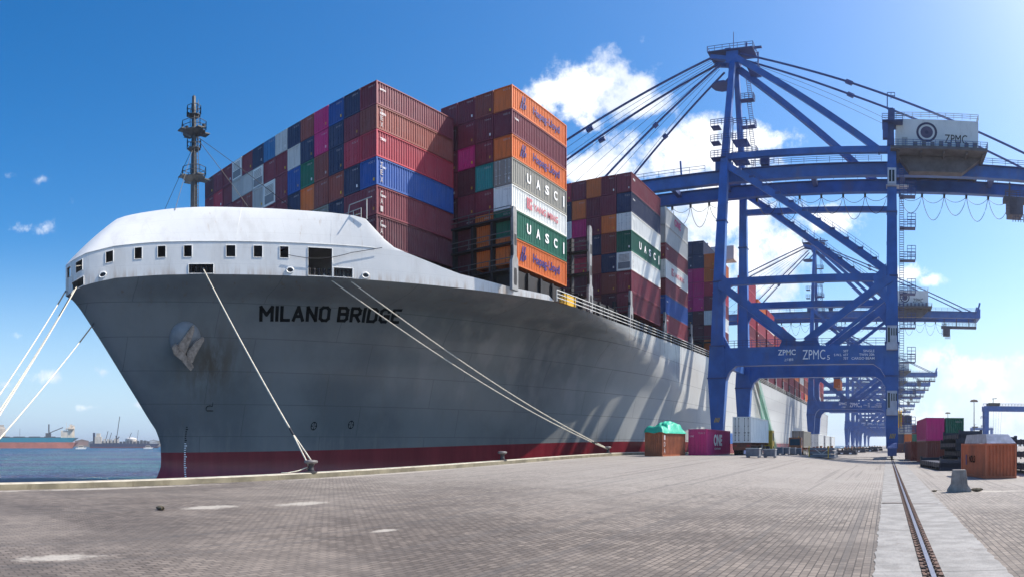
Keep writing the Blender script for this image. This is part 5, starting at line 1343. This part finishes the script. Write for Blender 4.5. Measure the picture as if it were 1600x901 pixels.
# container pile beyond
a5 = R(3)
G2 = 'containers in the yard on the right'
container(6.25, 83, 2.62, 'magenta', 'magenta container on top of the brown one beside the yard lane', h=2.6, rz=a5, group=G2, end='door')
container(8.85, 83.3, 2.62, 'green', 'dark green container right of the magenta one in the yard pile', h=2.6, rz=a5, group=G2, end='wall')
container(6.25, 83, .01, 'brown', 'brown container underneath the magenta one in the yard pile', h=2.6, rz=a5, group=G2, end='wall')
container(8.85, 83.3, .01, 'dark maroon', 'dark maroon container underneath the dark green one in the yard pile', h=2.6, rz=a5, group=G2, end='wall')
container(4.9, 98, .01, 'brown', 'brown container standing behind the yard pile beside the lane', h=2.6, rz=a5, group=G2, end='wall')
NAVYS = mat('dark_navy_steel', (.03,.035,.055), .6, 0, .25, 1.5, (.12,.06,.04), .4)
def flatrack(x, y, z, label, rz=0, ln=12.19):
    e = empty('flat_rack', (x,y,z), rz, label, 'flat rack', 'dark flat racks in the yard')
    m_ = MB(); m_.box(-1.22,1.22,0,ln,.25,.62)
    for k in range(int(ln/1.2)): 
        for s in (-1,1): m_.box(s*1.22-.04,s*1.22+.04,.4+1.2*k,.55+1.2*k,.1,.66)
    m_.build('deck', NAVYS, e)
    for yy_ in (.0, ln-.35):
        m_ = MB(); m_.box(-1.22,1.22,yy_,yy_+.35,0,.9); m_.box(-1.22,-1.0,yy_-.02,yy_+.37,.9,1.0); m_.box(1.0,1.22,yy_-.02,yy_+.37,.9,1.0); m_.build('folded_end', NAVYS, e)
for k, (x, y, z, t_) in enumerate(((8.6,66,.01,'bottom'),(8.9,66.3,1.02,'second lowest'),(8.4,66.2,2.03,'second highest'),(8.7,66.1,3.04,'topmost'))):
    flatrack(x, y, z*.82, '%s dark flat rack of the stack left of the red orange container' % t_, R(3))
flatrack(6.2, 60, .01, 'single dark flat rack lying low in front of the brown yard container', R(6))
for k, t_ in enumerate(('bottom','middle','top')):
    flatrack(13.2, 50, .01+.95*k, '%s dark flat rack of the stack at the right edge behind the red orange container' % t_, R(8))
flatrack(12.6, 67, .01, 'lowest dark flat rack of the far right pair', R(4)); flatrack(12.6, 67, 1.0, 'upper dark flat rack of the far right pair', R(4))
# far yard rows
FARC = [('maroon','navy blue','maroon'),('grey','light grey','maroon'),('navy blue','orange','green'),('dark maroon','navy blue','teal')]
for r_, row in enumerate(FARC):
    for c_, col in enumerate(row):
        if r_ == 0 and c_ == 2: continue
        container(4.2+c_*2.55, 205, .01+(3-r_)*2.6, col, '%s container, %s of the far yard block, %s column from the lane' % (col, tiername(r_), NTH[c_]), h=2.57, group='containers in the far yard block', end='door')
for i,(px,py_,cols) in enumerate(((1411,300,('maroon','orange','navy blue')),(1428,330,('green','brown')))):
    x, y = bearing(px, py_)
    for k, col in enumerate(cols): container(x, y, .01+2.6*k, col, '%s container, %s from the ground in the %s distant yard pile' % (col, NTH[k], NTH[i]), h=2.57, group='containers in distant yard piles', end='wall')
# pallets and cargo under the cranes
for i,(px, d, w_, h_, t_) in enumerate(((1322,150,5.0,1.3,'nearer long'),(1335,200,7,1.6,'middle long'),(1352,232,9,1.6,'farther long'),(1368,270,6,1.9,'farthest'))):
    x, y = bearing(px, d); e = empty('hatch_cover_stack', (x, y, gz(x,y)), 0, '%s stack of dark hatch gear lying under the cranes' % t_, 'steel stack', 'dark steel stacks under the cranes')
    m_ = MB(); m_.box(-w_/2,w_/2,0,4,.1,h_*.45); m_.box(-w_/2+.2,w_/2-.2,.1,3.9,h_*.5,h_*.8); m_.build('slab', NAVYS, e)
    m_ = MB()
    for k in range(int(w_/1.1)): m_.box(-w_/2+.3+k*1.1,-w_/2+.65+k*1.1,.3,1.6,h_*.8,h_*(.9+.25*rnd.random()))
    m_.build('loose_gear', ORC if i % 2 else RUST, e)
    m_ = MB()
    for k in (-1,1): m_.box(k*w_*.2-.3,k*w_*.2+.3,-.03,0,.25,h_*.4)
    m_.build('stencil_plate', WLETTER, e)

# rubber tyred gantry cranes in the yard
def rtg(x, y, label, span=24, h=20):
    e = empty('yard_gantry_crane', (x,y,0), 0, label, 'crane', 'yard gantry cranes')
    for yy_ in (0, 7):
        m_ = MB(); m_.box(-1.5,span+1.5,yy_,yy_+1.1,h-2.2,h); m_.build('top_beam', BLUE, e)
    for xx in (0, span):
        for yy_ in (0,7):
            m_ = MB(); m_.beam((xx,yy_+.5,1.8),(xx,yy_+.5,h-2.2),1.9,1.0,2.3,1.1,up=(0,1,0)); m_.build('leg', BLUE, e)
        m_ = MB(); m_.box(xx-.7,xx+.7,-1.5,9.6,1.2,2.2); m_.build('sill_beam', BLUE, e)
        m_ = MB()
        for yy_ in (-.8,.9,7.2,8.9): m_.prism([(yy_+.75*math.cos(a), .75+.75*math.sin(a)) for a in [2*PI*i/12 for i in range(12)]], 0, xx-.3, xx+.3)
        m_.build('wheel_set', RUBBER, e)
    m_ = MB(); m_.rail([(-2,-.2,h),(span+1,-.2,h)],1.1,1.6,.07,2); m_.rail([(-3.2,0,h-6),(-1.2,0,h-6)],1.2,1,.1,2); m_.rail([(-3,0,h-10),(-1.2,0,h-10)],1.2,1,.1,2); m_.beam((-2.2,.2,2),(-2.2,.2,h),.15,.15); m_.build('walkway', BLUE2, e)
    m_ = MB(); m_.box(1,7,-.5,8.5,h+.2,h+1.4); m_.beam((3.5,1,h+1.4),(3.5,1,h+3.4),.3,.3); m_.beam((3,1,h+3.3),(5.4,1,h+3.5),.3,.3); m_.build('trolley', DARK, e)
    m_ = MB()
    for k in range(4): m_.tube([(3.6+k*1.5,1,h-2),(4+k*1.2,3,h-13)],.05,3)
    m_.build('hoist_rope', DARK, e)
    return e
x, y = bearing(1542, 335); rtg(x, y, 'large blue yard gantry crane at the right edge, nearest one')
x, y = bearing(1519, 760); rtg(x, y, 'small far blue yard gantry crane left of the large one')
def pole(px, d, h, label):
    x, y = bearing(px, d); e = empty('light_pole', (x,y,0), 0, label, 'light pole', 'high mast yard lights')
    m_ = MB(); m_.tube([(0,0,0),(0,0,h)], .42, 8, .22); m_.build('mast', DARK, e)
    m_ = MB(); m_.lathe([(.4,h),(2.2,h+.2),(2.3,h+.5),(.5,h+.9)], n=10)
    for k in range(8): a = 2*PI*k/8; m_.box(2.1*math.cos(a)-.5,2.1*math.cos(a)+.5,2.1*math.sin(a)-.4,2.1*math.sin(a)+.4,h-.6,h+.1)
    m_.build('lamp_ring', mat('lamp_brown', (.20,.14,.10), .6), e)
pole(1522, 430, 28, 'tall light pole standing left of the large yard gantry crane'); pole(1481, 640, 30, 'distant light pole rising behind the magenta container')
# pylons / yard blocks far right beyond the flat racks
# ------------------------------------------------------------------ across the water
def far_ship(px0, d, ln, fb, hullc, botc, label, ang=0, extra=None):
    x, y = bearing(px0, d); a = ph(px0)
    e = empty('cargo_ship', (x, y, WZ), 0, label, 'ship')
    e.rotation_euler = (0,0, a+PI)     # local +x runs to the left of the picture
    return e
H1 = mat('far_hull_blue', (.012,.20,.28), .5); H2 = mat('far_hull_red', (.42,.13,.08), .6, 0, .2, .05); TAN = mat('far_cream_paint', (.55,.47,.38), .6, 0, .2, .1); FD = mat('far_dark_gear', (.06,.06,.07), .7)
def hullshape(ln, z0, z1, b=14, rake=.06):
    m_ = MB(); pts = [(0,0),(ln,0),(ln,b*2),(0,b*2)]
    lo = [(ln*.035,b),(ln*.02+4,2),(ln*.1,0),(ln,0),(ln,2*b),(ln*.1,2*b),(ln*.02+4,2*b-2)]
    hi = [(-ln*.01,b),(ln*.01+1,1),(ln*.08,-.4),(ln,-.4),(ln,2*b+.4),(ln*.08,2*b+.4),(ln*.01+1,2*b-1)]
    vs = [(x,-y,z0) for x,y in lo]+[(x,-y,z1) for x,y in hi]; n = len(lo)
    m_.add(vs, [tuple(range(n)), tuple(range(2*n-1,n-1,-1))]+[(i,(i+1)%n,n+(i+1)%n,n+i) for i in range(n)])
    return m_
D1 = 1150
e = far_ship(121, D1, 200, 15, None, None, 'large bulk carrier with turquoise over red hull moored across the harbour')
hullshape(260, 0, 9.5).build('lower_hull', H2, e); m_ = hullshape(260, 9.6, 16.5); m_.build('upper_hull', H1, e)
m_ = MB(); m_.box(9,17,-20,-4,16.5,33); m_.box(18,30,-22,-2,16.5,28); m_.box(6,22,-24,0,30,31.2); m_.box(5,9,-14,-8,16.5,36); m_.build('accommodation_block', TAN, e)
m_ = MB()
for k in range(4): m_.box(8,30,-22.06,-22.0,18.5+2.7*k,19.4+2.7*k)
m_.build('window', GLASS, e)
m_ = MB(); m_.box(9,14,-15,-10,33,37.5); m_.beam((20,-12,28),(20,-12,41),.6,.6); m_.build('funnel', TAN, e)
m_ = MB(); m_.beam((52,-14,16),(52,-14,38),2.4,2.4); m_.beam((52,-14,24),(26,-14,33),1.3,1.3); m_.box(48,58,-18,-10,17,24); m_.build('deck_crane', FD, e)
m_ = MB()
for k in range(7): m_.box(40+28*k,60+28*k,-24,-4,16.5,18.6)
m_.beam((105,-14,16),(105,-14,31),.5,.5); m_.box(30,250,-1,-.7,16.5,17.6); m_.build('hatch_cover', FD, e)
e = far_ship(249, 1300, 0, 0, None, None, 'dark blue general cargo ship with deck cranes moored across the harbour')
HB2 = mat('far_hull_navy', (.02,.03,.08), .6)
hullshape(142, 0, 2.2, 9).build('lower_hull', mat('far_hull_maroon', (.2,.03,.04), .6), e); hullshape(142, 2.3, 8, 9).build('upper_hull', HB2, e)
m_ = MB(); m_.box(118,132,-16,-2,8,20); m_.box(121,129,-15,-3,20,26); m_.build('accommodation_block', TAN, e)
m_ = MB(); m_.box(132,136,-14,-5,8,27); m_.build('funnel', HB2, e)
for xx, tx_, h_ in ((98,12,46),(118,8,30),(72,-10,24),(112,14,22)):
    pass
m_ = MB(); m_.beam((88,-8,8),(88,-8,22),3,3); m_.beam((88,-8,14),(81,-8,56),1.4,1.6); m_.beam((88,-8,14),(82,-8,20),2,2); m_.build('deck_crane', FD, e)
for xx, dx, h_ in ((112,-7,30),(104,-6,27),(66,-9,27),(46,-3,32)):
    m_ = MB(); m_.beam((xx,-8,8),(xx+dx,-8,h_),.8,1.2); m_.beam((xx,-8,8),(xx,-8,14),1.8,1.8); m_.build('deck_crane', FD, e)
m_ = MB()
for k in range(14): m_.box(20+7*k, 25.5+7*k, -15, -3, 8, 11+3.2*rnd.random())
m_.build('deck_cargo', FD, e)
m_ = MB()
for k in range(5): m_.box(82+7*k, 86+7*k, -2.9, -2.4, 9, 15+1.5*rnd.random())
m_.build('cargo_crate', TAN, e)
def tank(px, d, r, h, z, label, dome=True):
    x, y = bearing(px, d); e = empty('storage_dome', (x,y,WZ), 0, label, 'storage dome')
    m_ = MB(); m_.lathe([(r,0),(r,h)], n=24); m_.build('wall', TAN, e)
    m_ = MB(); m_.lathe([(r*1.02,h),(r*.8,h+r*.16),(r*.4,h+r*.28),(.1,h+r*.3)], n=24); m_.build('dome_roof', mat('far_pale_roof', (.62,.58,.54), .6), e, smooth=True)
tank(205, 1550, 15, 17, 0, 'cream storage dome behind the dark cargo ship')
x, y = bearing(-2, 1500); e = empty('grain_silo', (x,y,WZ), 0, 'grey brown silo building at the left edge across the water', 'silo')
m_ = MB(); m_.lathe([(16,0),(16,38),(14,42)], n=18); m_.build('wall', mat('far_silo_concrete', (.30,.26,.22), .8), e); m_ = MB(); m_.box(-12,12,-10,10,42,46); m_.build('headhouse', mat('far_silo_concrete', (.30,.26,.22), .8), e)
def boat(px, d, ln, label):
    x, y = bearing(px, d); e = empty('motor_boat', (x,y,WZ), ph(px), label, 'boat', 'small boats in the harbour')
    m_ = MB(); m_.prism([(-ln/2,0),(ln/2-2,0),(ln/2,2.2),(-ln/2,1.8)], 1, -2, 2); m_.build('hull', WHITE, e)
    m_ = MB(); m_.prism([(-ln*.3,1.9),(ln*.25,1.9),(ln*.15,4.6),(-ln*.28,4.6)], 1, -1.5, 1.5); m_.build('cabin', TAN, e)
    m_ = MB(); m_.box(-ln*.25,ln*.15,-1.56,-1.5,2.9,3.8); m_.build('window', GLASS, e)
boat(127, 900, 16, 'small white motor boat between the two moored cargo ships'); boat(232, 950, 15, 'small white motor boat right beside the container ship stem')
# far shore: low land with sheds
m_ = MB(); m_.grid([[(x, y, z) for (x, y) in [bearing(px, 2000) for px in range(-400, 420, 20)]] for z in (WZ, WZ+4.5)])
pr(m_.build('far_shore', mat('far_land', (.16,.14,.12), .9), fix=False), 'low far shore of the harbour', kind='structure')
m_ = MB(); m_.grid([[(x, y, WZ+4.5) for (x, y) in [bearing(px, d) for px in range(-400, 420, 20)]] for d in (2000, 2600)])
pr(m_.build('far_shore_ground', mat('far_land', (.16,.14,.12), .9), fix=False), 'ground of the far shore', kind='structure')
shed_px = [(22,26,6,'tan'),(60,30,5,'grey'),(128,22,12,'rusty'),(146,16,9,'dark'),(170,24,7,'tan'),(228,20,9,'grey'),(240,14,13,'white'),(252,30,8,'tan')]
for px, w_, h_, nm in shed_px:
    x, y = bearing(px, 2010); e = empty('harbour_shed', (x,y,WZ+4.4), ph(px), '%s harbour shed on the far shore at %s' % (nm, {22:'the far left behind the bulk carrier',60:'middle of the bulk carrier deck line',128:'the gap between the two ships',146:'the stern of the dark cargo ship',170:'the middle of the dark cargo ship',228:'the bow of the dark cargo ship',240:'the container ship stem',252:'behind the container ship stem'}[px]), 'building', 'harbour sheds on the far shore')
    colr = {'tan':(.4,.33,.26),'grey':(.3,.3,.3),'rusty':(.25,.13,.09),'dark':(.1,.1,.11),'white':(.6,.58,.55)}[nm]
    m_ = MB(); m_.box(-w_,w_,0,20,0,h_); m_.build('wall', mat('shed_'+nm, colr, .8), e)
    m_ = MB(); m_.prism([(-w_-1,h_),(w_+1,h_),(0,h_+w_*.22)], 1, -.5, 20.5); m_.build('roof', mat('shed_roof_'+nm, tuple(c*.6 for c in colr), .8), e)

hz = bpy.data.materials.new('sea_haze_air'); hz.use_nodes = True; t = hz.node_tree; t.nodes.clear()
pv = N(t, 'ShaderNodeVolumePrincipled'); pv.inputs['Color'].default_value = (.86,.92,1.0,1); pv.inputs['Density'].default_value = .00015; pv.inputs['Anisotropy'].default_value = .3
ou = N(t, 'ShaderNodeOutputMaterial'); t.links.new(pv.outputs[0], ou.inputs['Volume'])
m_ = MB(); m_.box(-13000, 5000, -5000, 10000, -6, 110); pr(m_.build('haze', hz), 'thin pale sea haze filling the air over the port', kind='stuff')
